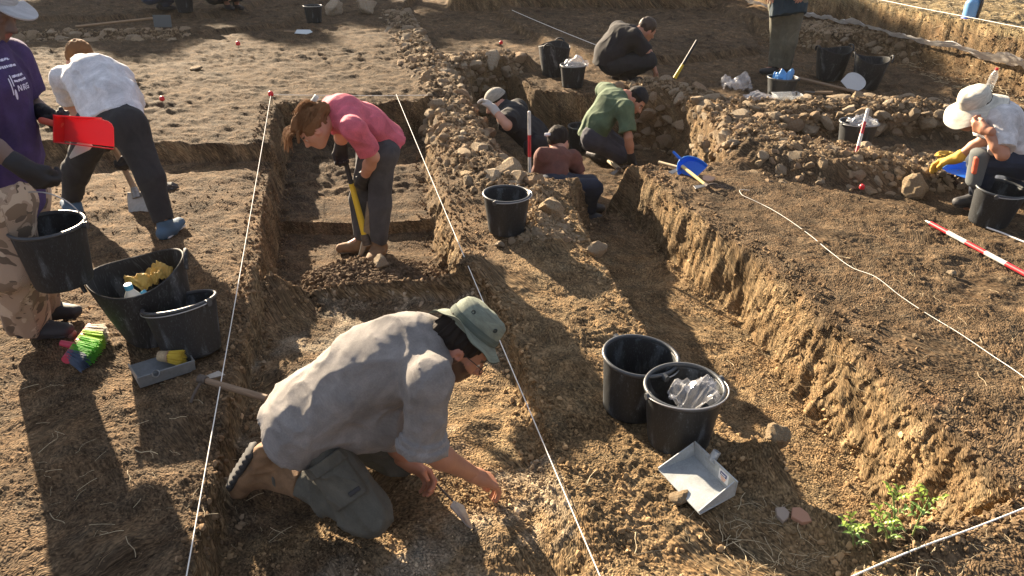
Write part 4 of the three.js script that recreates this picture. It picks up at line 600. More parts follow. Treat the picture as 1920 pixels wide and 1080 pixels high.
function person(S, J0) {
  const J = {}; for (const k in J0) J[k] = V(...J0[k]);
  for (const e of ['N', 'F']) if (S.flat?.includes(e)) { const g = restY(J['toe' + e].x, J['toe' + e].z, 0.06); J['toe' + e].y = g + 0.035; J['ank' + e].y = Math.max(J['ank' + e].y, restY(J['ank' + e].x, J['ank' + e].z, 0.05) + 0.085); }
  const c = S.cell ?? 0.011, b = S.b ?? 1, base = S.base ? V(...S.base) : V(J.pelvis.x, Math.min(J.toeN.y, J.toeF.y) - 0.03, J.pelvis.z);
  const root = thing('person', S.label, 'person', base.toArray()), add = (name, g, m) => part(name, g.translate(-base.x, -base.y, -base.z), m, root);
  const side = J.shN.clone().sub(J.shF), ax = J.neck.clone().sub(J.pelvis), F = frame(V(...S.face), V(...S.up)), hs = S.head ?? 1;
  // the body under the clothes, with head and bare hands
  const skin = new Field(0.04), fine = new Field(0.03);
  skin.bone(J.hipN, J.hipF, 0.085 * b).bone(J.pelvis, J.waist, 0.085 * b, 0.08 * b, { side, ws: 1.3 }).bone(J.waist, J.chest, 0.08 * b, 0.095 * b, { side, ws: 1.35 }).bone(J.shN, J.shF, 0.045 * b).bone(J.chest, J.neck, 0.075 * b, 0.05 * b);
  for (const e of ['N', 'F']) {
    skin.bone(J['sh' + e], J['el' + e], 0.047 * b, 0.039 * b).bone(J['el' + e], mixv(J['el' + e], J['wr' + e], 0.35), 0.040 * b, 0.041 * b, { k: 0.02 }).bone(mixv(J['el' + e], J['wr' + e], 0.35), J['wr' + e], 0.041 * b, 0.026 * b, { k: 0.02 });
    skin.bone(J['hip' + e], J['knee' + e], 0.075 * b, 0.05 * b).bone(J['knee' + e], J['ank' + e], 0.05 * b, 0.032 * b).bone(J['ank' + e], J['toe' + e], 0.032 * b, 0.024 * b);
  }
  const hd = new Field(0.03); headField(hd, J.head, F, hs, J.neck);
  const gs = [skin.mesh(Math.max(c, 0.009), 0.02, (x, y, z) => { const m = 1 + 0.12 * noise(x * 22, y * 22, z * 22); return [S.skin[0] * m, S.skin[1] * m, S.skin[2] * m]; }), hd.mesh(S.fine ?? 0.006, 0.015, headColour(J.head, F, hs, S.skin, S.beard, S.brow === null ? null : S.brow ?? [0.05, 0.03, 0.02]))];
  for (const e of ['N', 'F']) {
    const h = S['hand' + e]; if (!h) continue; const f = new Field(0.01), glove = h.glove, q = (h.s ?? 1);
    handField(f, J['wr' + e], J['ha' + e].clone().sub(J['wr' + e]), V(...h.palm), V(...h.thumb), h.curl ?? 0.5, { s: q, inflate: glove ? 0.003 : 0, thumb: h.thumbAt });
    if (glove) { const d = J['wr' + e].clone().sub(J['el' + e]).normalize(); f.bone(J['wr' + e].clone().addScaledVector(d, -0.05), J['wr' + e], 0.036, 0.034, { k: 0.015 }); f.fold = cloth(e === 'N' ? 3 : 9, d, 0.0012, 40); add('glove', f.mesh(S.fine ?? 0.006, 0.012), glove); }
    else gs.push(f.mesh(S.fineHand ?? S.fine ?? 0.005, 0.012, (x, y, z) => { const m = 1 + 0.12 * noise(x * 40, y * 40, z * 40); return [S.skin[0] * m, S.skin[1] * m * 0.97, S.skin[2] * m * 0.95]; }));
  }
  add('body', mergeGeometries(gs), skinMat);
  // shirt
  const sh = S.shirt, i1 = sh.grow ?? 0.014, st = new Field(sh.k ?? 0.05), bt = J.pelvis.clone().addScaledVector(ax.clone().normalize(), sh.hem ?? -0.06);
  const dep = sh.deep ?? 1;
  st.bone(bt, J.waist, (0.10 * dep + i1 + (sh.skirt ?? 0)) * b, (0.095 * dep + i1) * b, { side, ws: sh.wsHem ?? sh.ws ?? 1.42, cutA: true }).bone(J.waist, J.chest, (0.095 * dep + i1) * b, (0.105 * dep + i1) * b, { side, ws: sh.ws ?? 1.38 }).bone(J.shN, J.shF, (0.052 + i1) * b, (0.052 + i1) * b, { k: 0.06 }).bone(J.chest, J.neck, (0.085 + i1) * b, (0.052 + i1 * 0.6) * b, { cut: true });
  if (sh.belly) st.ball(V(...sh.belly), sh.bellyR ?? 0.1, { k: 0.1 });
  for (const e of ['N', 'F']) { const t = sh.sleeve ?? 0.62, end = t > 1 ? J['wr' + e] : mixv(J['sh' + e], J['el' + e], t); st.bone(J['sh' + e], t > 1 ? J['el' + e] : end, (0.055 + i1) * b, (t > 1 ? 0.046 + i1 : sh.cuff ? 0.062 : 0.054 + i1 * 1.1) * b, { cut: t <= 1, k: sh.armK ?? 0.04 }); if (t > 1) st.bone(J['el' + e], end, (0.046 + i1) * b, (0.034 + i1) * b, { cut: true, k: 0.03 }); else if (sh.cuff) st.bone(mixv(J['sh' + e], J['el' + e], t - 0.17), end, 0.076 * b, 0.074 * b, { cut: true, cutA: true, k: 0.006 }).bone(mixv(J['sh' + e], J['el' + e], t - 0.07), mixv(J['sh' + e], J['el' + e], t + 0.04), 0.084 * b, 0.081 * b, { cut: true, cutA: true, k: 0.005 }); }
  for (const q of sh.extra ?? []) st.bone(V(...q[0]), V(...q[1]), q[2], q[3], { k: q[4] ?? 0.05 });
  st.fold = cloth(sh.seed ?? 1, sh.axis ? V(...sh.axis) : ax, sh.amp ?? 0.008, sh.freq ?? 11, sh.stretch ?? 0.5); const shirt = add(sh.name ?? 'shirt', st.mesh(c), sh.mat);
  if (sh.collar) { const k = new Field(0.01), d = J.head.clone().sub(J.neck).normalize(), u = J.neck.clone().addScaledVector(d, -0.01); k.bone(u.clone().addScaledVector(d, -0.03), u.clone().addScaledVector(d, 0.03), 0.076, 0.074, { cut: true, cutA: true }).bone(u.clone().addScaledVector(d, -0.05), u.clone().addScaledVector(d, 0.06), 0.064, 0.064, { sub: 1, k: 0.004 }); k.fold = cloth(7, side, 0.004, 18); add('collar', k.mesh(0.005), sh.mat); }
  // trousers and shoes
  const tr = S.trousers, tf = new Field(0.05), i2 = tr.grow ?? 0.016;
  tf.bone(J.hipN, J.hipF, ((tr.hip ?? 0.098) + i2) * b).bone(J.pelvis, mixv(J.pelvis, J.waist, 0.5), (0.092 + i2 * 0.6) * b, (0.086 + i2 * 0.5) * b, { side: J.hipN.clone().sub(J.hipF), ws: 1.3, cut: true });
  for (const e of ['N', 'F']) { const end = mixv(J['knee' + e], J['ank' + e], tr.leg ?? 0.97); tf.bone(J['hip' + e], J['knee' + e], ((tr.thigh ?? 0.084) + i2) * b, (0.058 + i2) * b, { k: 0.04 }).bone(J['knee' + e], end, (0.058 + i2) * b, (0.040 + i2 * (tr.flare ?? 1)) * b, { cut: true, k: 0.035 }); }
  for (const q of tr.extra ?? []) tf.bone(V(...q[0]), V(...q[1]), q[2], q[3], { k: q[4] ?? 0.04 });
  tf.fold = cloth((tr.seed ?? 4) + 20, J.kneeN.clone().sub(J.hipN), tr.amp ?? 0.009, tr.freq ?? 12, tr.stretch ?? 0.1); const pants = add('trousers', tf.mesh(c), tr.mat);
  for (const e of ['N', 'F']) {
    if (!S.shoe) break; const f = new Field(0.02), so = new Field(0.01), A = J['ank' + e], Tt = J['toe' + e], d = Tt.clone().sub(A), up = V(...(S.shoe.up ?? [0, 1, 0])); d.addScaledVector(up, -d.dot(up)).normalize();
    const L = S.shoe.long ?? 1, heel = A.clone().addScaledVector(d, -0.045).addScaledVector(up, -0.05), toe = A.clone().addScaledVector(d, 0.155 * L).addScaledVector(up, -0.055), sd = d.clone().cross(up);
    f.bone(A.clone().addScaledVector(up, 0.03), A.clone().addScaledVector(up, -0.03), 0.048, 0.05, { cutA: true }).bone(heel, mixv(heel, toe, 0.5), 0.040, 0.042).bone(mixv(heel, toe, 0.4), toe, 0.046, 0.030, { side: sd, ws: 1.25 }); f.fold = cloth(5, d, 0.002, 25);
    const off = up.clone().multiplyScalar(-0.024); so.bone(heel.clone().add(off), toe.clone().add(off), 0.014, 0.013, { side: sd, ws: 3.0 }); add(S.shoe.name ?? 'shoe', f.mesh(Math.min(c, 0.008), 0.02), S.shoe.mat); add('sole', so.mesh(Math.min(c, 0.006), 0.05), S.shoe.sole);
  }
  if (S.hair) { const f = new Field(0.02); S.hair(f, (x, y, z) => loc(J.head, F, x * hs, y * hs, z * hs), F, hs); const dir = S.hairDir ? V(...S.hairDir).normalize() : F.Y; f.fold = (x, y, z) => { const t = x * dir.x + y * dir.y + z * dir.z, X = x - dir.x * t * 0.85, Y = y - dir.y * t * 0.85, Z = z - dir.z * t * 0.85; return (S.fluff ?? 0.006) * ((Math.abs(noise(X * 55, Y * 55, Z * 55)) - 0.25) * 1.6 + 0.9 * noise(X * 24, Y * 24, Z * 24)) + 0.004 * noise(X * 120, Y * 120, Z * 120); }; let hg = f.mesh(S.fine ?? 0.006, 0.02); if (S.strands) hg = merge([hg, ...S.strands((x, y, z) => loc(J.head, F, x * hs, y * hs, z * hs))]); add('hair', hg, S.hairMat); }
  const H = (name, g, m) => { const q = new THREE.Matrix4().makeBasis(F.X, F.Y, F.Z).setPosition(J.head); g.applyMatrix4(q); return add(name, g, m); };
  return { root, J, F, H, add, shirt, pants, base, side, tf, st };
}
const skullCap = (r0 = 1.07) => (f, P, F, s) => { f.egg(P(0, 0.03, -0.018), [0.079 * s * r0, 0.094 * s * r0, 0.10 * s * r0], F.X, F.Y, F.Z, { cutZ: 0.072 * s }); f.egg(P(0, -0.045, 0.062), [0.066 * s, 0.085 * s, 0.075 * s], F.X, F.Y, F.Z, { sub: 1, k: 0.02 }); };
const hairBrown = new THREE.MeshPhysicalMaterial({ color: rgb(0.17, 0.085, 0.038), roughness: 0.85, specularIntensity: 0.3, sheen: 0.1, sheenRoughness: 0.5, sheenColor: rgb(0.5, 0.26, 0.1) }), hairDark = new THREE.MeshPhysicalMaterial({ color: rgb(0.018, 0.013, 0.01), roughness: 0.8, specularIntensity: 0.4, sheen: 0.1, sheenRoughness: 0.3, sheenColor: rgb(0.3, 0.2, 0.12) });
function brimHat(r, rb, h, drop, seed, wave = 0.012) {               // soft hat: crown and wavy brim with thickness, in head space
  const crown = lathe([[r * 1.0, -0.012], [r * 1.0, 0], [r * 0.97, h * 0.55], [r * 0.90, h * 0.85], [r * 0.72, h * 0.99], [r * 0.35, h * 1.03], [0.001, h * 1.03]], 48), brim = lathe([[r * 0.97, 0.0], [r * 1.03, 0.003], [lerp(r, rb, 0.5), -drop * 0.42], [rb, -drop], [rb + 0.002, -drop - 0.004], [lerp(r, rb, 0.5), -drop * 0.42 - 0.006], [r * 0.99, -0.006]], 72);
  for (const g of [crown, brim]) { const p = g.attributes.position; for (let i = 0; i < p.count; i++) { let x = p.getX(i), y = p.getY(i), z = p.getZ(i); const a = Math.atan2(z, x), q = Math.hypot(x, z), o = Math.max(0, q - r) / (rb - r); y += wave * o * (1.4 * Math.sin(2 * a + seed) + 0.9 * Math.sin(3 * a + seed * 2.1) + 0.4 * Math.sin(7 * a + seed)); const w = y > 0.01 ? 0.05 * noise(x * 25 + seed, y * 25, z * 25) : 0; p.setXYZ(i, x * (1 + w) * 0.94, y + (y > h * 0.8 ? 0.008 * noise(x * 22, seed, z * 22) : 0), z * (1 + w) * 1.13); } g.computeVertexNormals(); }
  return { crown, brim };
}
// joints of everyone on the site, in metres
const joints = {
  man: { hipN: [-0.706, 0.274, -2.035], hipF: [-0.683, 0.221, -2.188], kneeN: [-0.504, 0.003, -1.902], ankN: [-0.848, 0.027, -2.085], toeN: [-1.012, -0.055, -2.086], kneeF: [-0.437, -0.011, -2.223], ankF: [-0.774, -0.031, -2.349], toeF: [-0.959, -0.018, -2.401], pelvis: [-0.718, 0.273, -2.102], waist: [-0.576, 0.401, -2.103], chest: [-0.382, 0.507, -2.091], shN: [-0.261, 0.546, -1.919], shF: [-0.307, 0.482, -2.259], elN: [-0.293, 0.304, -1.892], wrN: [-0.129, 0.055, -2.031], haN: [-0.044, -0.032, -2.082], elF: [-0.439, 0.125, -2.159], wrF: [-0.391, 0.014, -2.146], haF: [-0.323, -0.039, -2.14], neck: [-0.249, 0.535, -2.106], head: [-0.166, 0.559, -2.118] },
  pink: { hipN: [-0.81, 0.496, -4.464], hipF: [-0.9, 0.497, -4.69], kneeN: [-0.859, 0.136, -4.498], ankN: [-0.889, -0.178, -4.501], toeN: [-0.903, -0.248, -4.441], kneeF: [-1.01, 0.113, -4.633], ankF: [-1.02, -0.175, -4.616], toeF: [-1.157, -0.25, -4.588], pelvis: [-0.82, 0.549, -4.56], waist: [-0.888, 0.654, -4.502], chest: [-1.005, 0.743, -4.391], shN: [-0.907, 0.725, -4.155], shF: [-1.102, 0.74, -4.502], elN: [-0.832, 0.518, -4.271], wrN: [-0.942, 0.311, -4.456], haN: [-0.992, 0.2, -4.521], elF: [-1.067, 0.57, -4.525], wrF: [-1.076, 0.508, -4.538], haF: [-1.081, 0.472, -4.541], neck: [-1.088, 0.747, -4.325], head: [-1.155, 0.709, -4.214] },
  white: { hipF: [-2.593, 0.629, -4.557], hipN: [-2.355, 0.648, -4.453], kneeF: [-2.859, 0.303, -4.644], ankF: [-2.958, 0.024, -4.665], toeF: [-3.073, -0.034, -4.77], kneeN: [-2.222, 0.358, -4.333], ankN: [-2.16, 0.055, -4.251], toeN: [-2.152, -0.015, -4.327], pelvis: [-2.473, 0.68, -4.527], waist: [-2.517, 0.767, -4.63], chest: [-2.695, 0.867, -4.819], shF: [-2.89, 0.844, -4.852], shN: [-2.535, 0.85, -4.855], elF: [-2.936, 0.656, -4.911], wrF: [-2.774, 0.466, -4.878], haF: [-2.713, 0.425, -4.856], elN: [-2.522, 0.593, -4.945], wrN: [-2.55, 0.371, -4.793], haN: [-2.568, 0.302, -4.734], neck: [-2.831, 0.915, -5.003], head: [-2.927, 0.906, -5.157] },
  purple: { hipN: [-2.069, 0.795, -2.867], hipF: [-2.154, 0.732, -3.094], kneeN: [-2.109, 0.47, -2.887], ankN: [-2.242, 0.123, -3.019], toeN: [-2.057, 0.095, -3.027], kneeF: [-2.196, 0.425, -3.089], ankF: [-2.305, 0.114, -3.218], toeF: [-2.162, 0.069, -3.217], pelvis: [-2.089, 0.813, -2.956], waist: [-2.044, 0.963, -2.922], chest: [-2.012, 1.217, -2.944], shN: [-2.045, 1.322, -2.886], shF: [-2.033, 1.298, -3.168], elN: [-1.962, 1.105, -2.658], wrN: [-1.848, 0.987, -2.686], haN: [-1.806, 0.913, -2.714], elF: [-2.078, 1.091, -3.194], wrF: [-1.957, 1.086, -3.078], haF: [-1.903, 1.064, -3.021], neck: [-2.025, 1.388, -3.012], head: [-2.012, 1.511, -3.1] },
  green: { hipN: [0.792, -0.211, -7.055], hipF: [0.881, -0.207, -7.261], kneeN: [1.08, -0.374, -7.059], ankN: [0.917, -0.42, -7.238], toeN: [0.809, -0.427, -7.347], kneeF: [1.129, -0.364, -7.234], ankF: [0.877, -0.385, -7.393], toeF: [0.778, -0.391, -7.503], pelvis: [0.816, -0.179, -7.163], waist: [0.844, -0.055, -7.138], chest: [0.958, 0.103, -7.176], shN: [1.074, 0.102, -6.995], shF: [0.953, 0.175, -7.396], elN: [1.104, -0.135, -6.869], wrN: [1.154, -0.351, -6.89], haN: [1.184, -0.462, -6.899], elF: [0.893, 0.156, -7.567], wrF: [1.035, -0.009, -7.536], haF: [1.089, -0.057, -7.51], neck: [1.098, 0.176, -7.215], head: [1.21, 0.134, -7.216] },
  brown: { hipN: [0.302, -0.191, -5.661], hipF: [0.418, -0.206, -5.789], kneeN: [0.653, -0.181, -5.632], ankN: [0.636, -0.42, -5.698], toeN: [0.704, -0.428, -5.671], kneeF: [0.649, -0.241, -5.884], ankF: [0.619, -0.454, -5.94], toeF: [0.687, -0.474, -5.929], pelvis: [0.347, -0.198, -5.703], waist: [0.349, -0.116, -5.78], chest: [0.366, -0.037, -5.901], shN: [0.247, 0.027, -5.8], shF: [0.512, -0.053, -6.006], elN: [0.23, -0.147, -5.843], wrN: [0.389, -0.252, -6.048], haN: [0.471, -0.281, -6.089], elF: [0.571, -0.192, -6.0], wrF: [0.549, -0.289, -6.017], haF: [0.543, -0.339, -6.035], neck: [0.383, 0.014, -5.997], head: [0.396, 0.06, -6.089] },
  glove: { pelvis: [0.244, -0.099, -6.582], waist: [0.17, -0.022, -6.623], chest: [0.01, 0.09, -6.717], shN: [-0.024, 0.126, -6.532], shF: [0.05, 0.12, -6.925], elN: [-0.042, 0.107, -6.408], wrN: [-0.165, 0.231, -6.531], haN: [-0.228, 0.286, -6.594], neck: [-0.089, 0.167, -6.803], head: [-0.148, 0.203, -6.856], elF: [-0.051, 0.059, -7.063], wrF: [-0.154, 0.105, -7.087], haF: [-0.231, 0.15, -7.111], hipN: [0.216, -0.099, -6.469], hipF: [0.297, -0.129, -6.679], kneeN: [0.343, -0.253, -6.557], ankN: [0.328, -0.414, -6.698], toeN: [0.253, -0.428, -6.69], kneeF: [0.404, -0.294, -6.762], ankF: [0.39, -0.448, -6.906], toeF: [0.312, -0.462, -6.899] },
  crouch: { pelvis: [1.103, 0.215, -8.617], waist: [1.096, 0.32, -8.617], chest: [1.228, 0.478, -8.644], shN: [1.352, 0.504, -8.488], shF: [1.227, 0.536, -8.901], neck: [1.407, 0.541, -8.678], head: [1.525, 0.565, -8.713], hipN: [1.15, 0.224, -8.509], hipF: [1.135, 0.211, -8.729], kneeN: [1.518, 0.261, -8.472], ankN: [1.319, 0.021, -8.628], toeN: [1.441, -0.006, -8.614], kneeF: [1.503, 0.238, -8.743], ankF: [1.255, 0.005, -8.846], toeF: [1.381, -0.023, -8.831], elN: [1.491, 0.349, -8.462], wrN: [1.587, 0.198, -8.495], haN: [1.627, 0.118, -8.51], elF: [1.533, 0.346, -8.801], wrF: [1.644, 0.211, -8.729], haF: [1.668, 0.13, -8.686] },
  stand: { pelvis: [3.102, 0.885, -8.861], waist: [3.083, 1.075, -8.905], chest: [3.076, 1.341, -8.99], shN: [3.264, 1.475, -9.004], shF: [2.874, 1.467, -9.17], neck: [3.076, 1.524, -9.087], head: [3.076, 1.707, -9.184], hipN: [3.174, 0.832, -8.833], hipF: [3.042, 0.826, -8.886], kneeN: [3.195, 0.402, -8.887], ankN: [3.225, -0.0, -8.956], toeN: [3.125, -0.034, -8.882], kneeF: [3.133, 0.401, -9.0], ankF: [3.142, 0.029, -9.028], toeF: [3.014, 0.012, -9.019], elN: [3.253, 1.198, -8.744], wrN: [3.126, 1.004, -8.527], haN: [3.078, 0.909, -8.42], elF: [2.81, 1.185, -8.907], wrF: [2.805, 0.987, -8.688], haF: [2.817, 0.89, -8.58] },
  hat: { pelvis: [3.387, 0.389, -4.69], waist: [3.273, 0.487, -4.685], chest: [3.166, 0.606, -4.726], shN: [3.093, 0.644, -4.61], shF: [3.243, 0.61, -4.921], neck: [3.082, 0.653, -4.773], head: [2.996, 0.671, -4.783], hipN: [3.314, 0.378, -4.582], hipF: [3.485, 0.362, -4.822], kneeN: [3.042, 0.387, -4.609], ankN: [3.167, 0.12, -4.716], toeN: [3.095, 0.094, -4.703], kneeF: [3.437, 0.122, -4.887], ankF: [3.752, 0.105, -4.935], toeF: [3.864, 0.088, -4.926], elN: [3.053, 0.473, -4.451], wrN: [2.967, 0.599, -4.541], haN: [2.945, 0.603, -4.588], elF: [3.225, 0.424, -4.934], wrF: [3.114, 0.26, -5.018], haF: [3.067, 0.212, -5.105] },
};
// ---------------------------------------------------------------- the people
const black = fabric([0.016, 0.016, 0.019]), navy = fabric([0.02, 0.028, 0.05]), greyDark = fabric([0.045, 0.047, 0.052]), gloveBlack = mat([0.016, 0.016, 0.018], { roughness: 0.7, bumpMap: rep(T.weave, 20), bumpScale: 0.001 }), tan = mat([0.26, 0.15, 0.075], { roughness: 0.85, map: rep(T.blotch, 4), bumpMap: rep(T.stoneBump, 6), bumpScale: 0.002 }), soleDark = mat([0.025, 0.024, 0.024], { roughness: 0.8 }), shoeDark = mat([0.03, 0.03, 0.033], { roughness: 0.7 });
const SK = [0.40, 0.20, 0.125], SK2 = [0.46, 0.25, 0.165];
{ // the man kneeling in front
  const olive = fabric([0.118, 0.114, 0.092]), p = person({
    label: 'man in a grey shirt and olive brimmed hat kneeling and scraping the trench floor', cell: 0.007, fine: 0.0035, fineHand: 0.003, skin: [0.36, 0.165, 0.095], beard: true, face: [0.70, -0.64, 0.10], up: [0.62, 0.76, -0.12], head: 0.97, b: 1.0,
    shirt: { mat: fabric([0.285, 0.268, 0.255]), sleeve: 0.98, cuff: true, grow: 0.016, hem: -0.05, amp: 0.0085, freq: 8, stretch: 0.78, seed: 12, axis: [0.25, -0.55, 0.6], collar: true, ws: 1.16, wsHem: 1.62, skirt: 0.03, deep: 1.0, armK: 0.04, extra: [[[-0.60, 0.24, -2.06], [-0.46, 0.27, -2.08], 0.085, 0.095, 0.08], [[-0.47, 0.485, -2.13], [-0.34, 0.535, -2.125], 0.105, 0.09, 0.14]] },
    trousers: { mat: olive, grow: 0.014, amp: 0.014, freq: 10, hip: 0.058, thigh: 0.080, stretch: 0.5 },
    handN: { palm: [-0.3, -0.9, 0.1], thumb: [0.2, 0.2, -0.9], curl: 0.55, s: 1.05, thumbAt: [0.06, 0.034, 0.028, 0.10, 0.02, 0.045] }, handF: { palm: [0.25, -0.6, 0.7], thumb: [0.5, 0.7, 0.2], curl: 0.75, s: 1.0 },
    hair: (f, P, F, s) => { skullCap(1.06)(f, P, F, s); f.bone(P(0, -0.03, -0.085), P(0, -0.075, -0.075), 0.045, 0.04, { k: 0.03 }); }, hairMat: hairDark,
  }, joints.man), { H, add, J } = p;
  const felt = fabric([0.25, 0.285, 0.225], { bumpScale: 0.0012 }), hat = brimHat(0.086, 0.126, 0.085, 0.016, 1.1, 0.014), tip = new THREE.Matrix4().makeRotationZ(-0.16).setPosition(0, 0.062, -0.014);
  H('hat_crown', hat.crown.applyMatrix4(tip), felt); H('hat_brim', hat.brim.applyMatrix4(tip), felt);
  H('hat_band', lathe([[0.0875, 0.004], [0.0885, 0.010], [0.0868, 0.028], [0.085, 0.029]], 48).scale(0.955, 1, 1.15).applyMatrix4(tip), fabric([0.12, 0.15, 0.125]));
  for (const a of [-0.5, 0.5, 2.6, 3.7]) H('eyelet', new THREE.TorusGeometry(0.0055, 0.0028, 6, 14).applyMatrix4(new THREE.Matrix4().makeRotationY(Math.PI / 2 - a).setPosition(0.0765 * Math.cos(a), 0.056, 0.092 * Math.sin(a))).applyMatrix4(tip), mat([0.03, 0.035, 0.03]));
  // glasses: thin dark temple and rim
  H('glasses', merge([tube([[-0.078, 0.002, 0.0], [-0.072, 0.0, 0.07], [-0.052, -0.008, 0.1]], 0.0016, 12, 5), ...[-1, 1].map((q) => new THREE.TorusGeometry(0.02, 0.0015, 5, 20).translate(q * 0.031, -0.012, 0.104)), tube([[0.078, 0.002, 0.0], [0.072, 0.0, 0.07], [0.052, -0.008, 0.1]], 0.0016, 12, 5)]), M.black);
  // leather work boots, toes dug into the floor
  for (const e of ['N', 'F']) {
    const A = J['ank' + e], Tt = J['toe' + e], f = new Field(0.03), s = new Field(0.012), d = Tt.clone().sub(A).normalize(), back = V(-0.75, 0.62, 0.1).normalize(), heel = A.clone().addScaledVector(d, -0.02).add(V(-0.07, 0.065, 0)), toe = V(Tt.x, Math.max(Tt.y, -0.055), Tt.z), sd = heel.clone().sub(toe).cross(back).normalize();
    f.bone(A, A.clone().lerp(J['knee' + e], 0.28), 0.056, 0.060, { cut: true }).bone(A, heel, 0.05, 0.043).bone(heel, toe, 0.042, 0.036, { side: sd, ws: 1.2 }).bone(A, mixv(heel, toe, 0.6), 0.052, 0.042); f.fold = cloth(e === 'N' ? 31 : 35, d, 0.006, 14); add('boot', f.mesh(0.006), tan);
    const o = back.clone().multiplyScalar(0.046), h2 = heel.clone().add(o), t2 = toe.clone().add(o.clone().multiplyScalar(0.85)); s.bone(h2, t2, 0.016, 0.014, { side: sd, ws: 2.7 }); for (let i = 0; i < 7; i++) { const q = mixv(h2, t2, 0.04 + 0.15 * i).addScaledVector(back, 0.010); s.bone(q.clone().addScaledVector(sd, -0.03), q.clone().addScaledVector(sd, 0.03), 0.009, 0.009, { k: 0.004 }); } add('sole', s.mesh(0.004, 0.02), soleDark);
  }
  // thigh pocket with flap and a small black tag, lying on the trouser leg
  const leg = J.kneeN.clone().sub(J.hipN).normalize(), out = V(0.05, 0.35, 0.93); out.addScaledVector(leg, -out.dot(leg)).normalize(); const ac = out.clone().cross(leg).normalize(), mid = mixv(J.hipN, J.kneeN, 0.56);
  const patch = (name, u, v, w, h, lift, m, cell) => { const f = new Field(), c = mid.clone().addScaledVector(ac, u).addScaledVector(leg, v).addScaledVector(out, 0.08); f.egg(c, [0.13, 0.13, 0.13], ac, leg, out); f.at = (x, y, z) => { const dx = x - c.x, dy = y - c.y, dz = z - c.z, a = Math.abs(dx * ac.x + dy * ac.y + dz * ac.z) - w, b = Math.abs(dx * leg.x + dy * leg.y + dz * leg.z) - h, o = dx * out.x + dy * out.y + dz * out.z; return Math.max(p.tf.at(x, y, z) + p.tf.fold(x, y, z) - lift, a, b, -o - 0.05); }; add(name, f.mesh(cell), m); };
  patch('thigh_pocket', 0, 0.01, 0.066, 0.078, 0.011, olive, 0.005); patch('pocket_flap', 0, -0.066, 0.071, 0.022, 0.017, olive, 0.004); patch('black_tag', 0.035, 0.062, 0.021, 0.008, 0.015, M.black, 0.0025);
}
{ // the woman with the pickaxe
  const p = person({
    label: 'woman in a pink T-shirt bending over with a pickaxe in the trench', cell: 0.009, fine: 0.005, skin: [0.50, 0.25, 0.16], face: [-0.62, -0.72, 0.30], up: [-0.72, 0.62, 0.25], flat: 'NF', b: 0.95, head: 0.9, fluff: 0.010,
    strands: (P) => { const r = rngOf(17), out = []; for (let i = 0; i < 420; i++) { const a = (r() - 0.5) * 3.6, up = 0.2 + 1.1 * r(), on = (az, el, k) => P(0.083 * k * Math.sin(az) * Math.cos(el) + 0.004 * (r() - 0.5), 0.03 + 0.098 * k * Math.sin(el), -0.018 + 0.104 * k * Math.cos(az) * Math.cos(el)); const s = on(a, up * 0.55, 1.04), m = on(a * 1.15 + (a > 0 ? 0.5 : -0.5), up, 1.07 + 0.06 * r()), e = P(0.03 * (r() - 0.5), 0.06 + 0.05 * (r() - 0.5), -0.125 - 0.02 * r()); out.push(tube([s, m, e], 0.0016 + 0.001 * r(), 7, 3)); if (i % 4 === 0) { const h = P(0.09 * (r() - 0.5), 0.10 + 0.05 * r(), -0.12 + 0.05 * r()), g = h.clone().add(V(-0.06 * r() - 0.02, -0.05 - 0.09 * r(), 0.05 * (r() - 0.5))); out.push(tube([e, h, g], 0.0014, 7, 3)); } if (i % 5 === 0) { const q = on((r() - 0.5) * 1.6, 0.35 + 0.3 * r(), 1.05), d = q.clone().add(V(-0.035 - 0.05 * r(), -0.05 - 0.08 * r(), 0.05 * (r() - 0.4))); out.push(tube([q, q.clone().lerp(d, 0.5).add(V(-0.02, 0.01, 0)), d], 0.0013, 7, 3)); } } return out; },
    shirt: { mat: fabric([0.78, 0.17, 0.235]), sleeve: 0.75, hem: -0.06, amp: 0.007, freq: 10, seed: 3 }, trousers: { mat: fabric([0.08, 0.082, 0.09]), grow: 0.012, amp: 0.008, leg: 0.95 }, shoe: { mat: tan, sole: mat([0.12, 0.10, 0.08]), name: 'boot' },
    handN: { palm: [0.2, 0, -1], thumb: [-0.2, 0.9, 0.2], curl: 0.95, glove: gloveBlack }, handF: { palm: [0.3, -0.2, 1], thumb: [-0.6, 0.5, 0], curl: 0.95, glove: gloveBlack },
    hair: (f, P, F, s) => { skullCap(1.08)(f, P, F, s); f.bone(P(0, 0.06, -0.09), P(0.0, 0.02, -0.135), 0.045, 0.042, { k: 0.02 }).bone(P(-0.05, 0.0, -0.03), P(-0.055, -0.02, -0.06), 0.03, 0.03).bone(P(0.02, 0.115, 0.02), P(0.03, 0.10, 0.085), 0.022, 0.008, { k: 0.02 }).bone(P(0.04, 0.08, 0.06), P(0.075, 0.03, 0.125), 0.014, 0.004, { k: 0.015 }).bone(P(-0.02, 0.09, 0.05), P(-0.04, 0.06, 0.13), 0.013, 0.003, { k: 0.015 }); }, hairMat: hairBrown, hairDir: [-0.5, -0.8, 0.2],
  }, joints.pink);
  p.H('hair_clip', merge([new RoundedBoxGeometry(0.02, 0.03, 0.075, 2, 0.006).translate(-0.05, 0.075, -0.125), new RoundedBoxGeometry(0.024, 0.014, 0.04, 2, 0.004).translate(-0.052, 0.078, -0.128)]), mat([0.62, 0.66, 0.6], { roughness: 0.3 }));
}
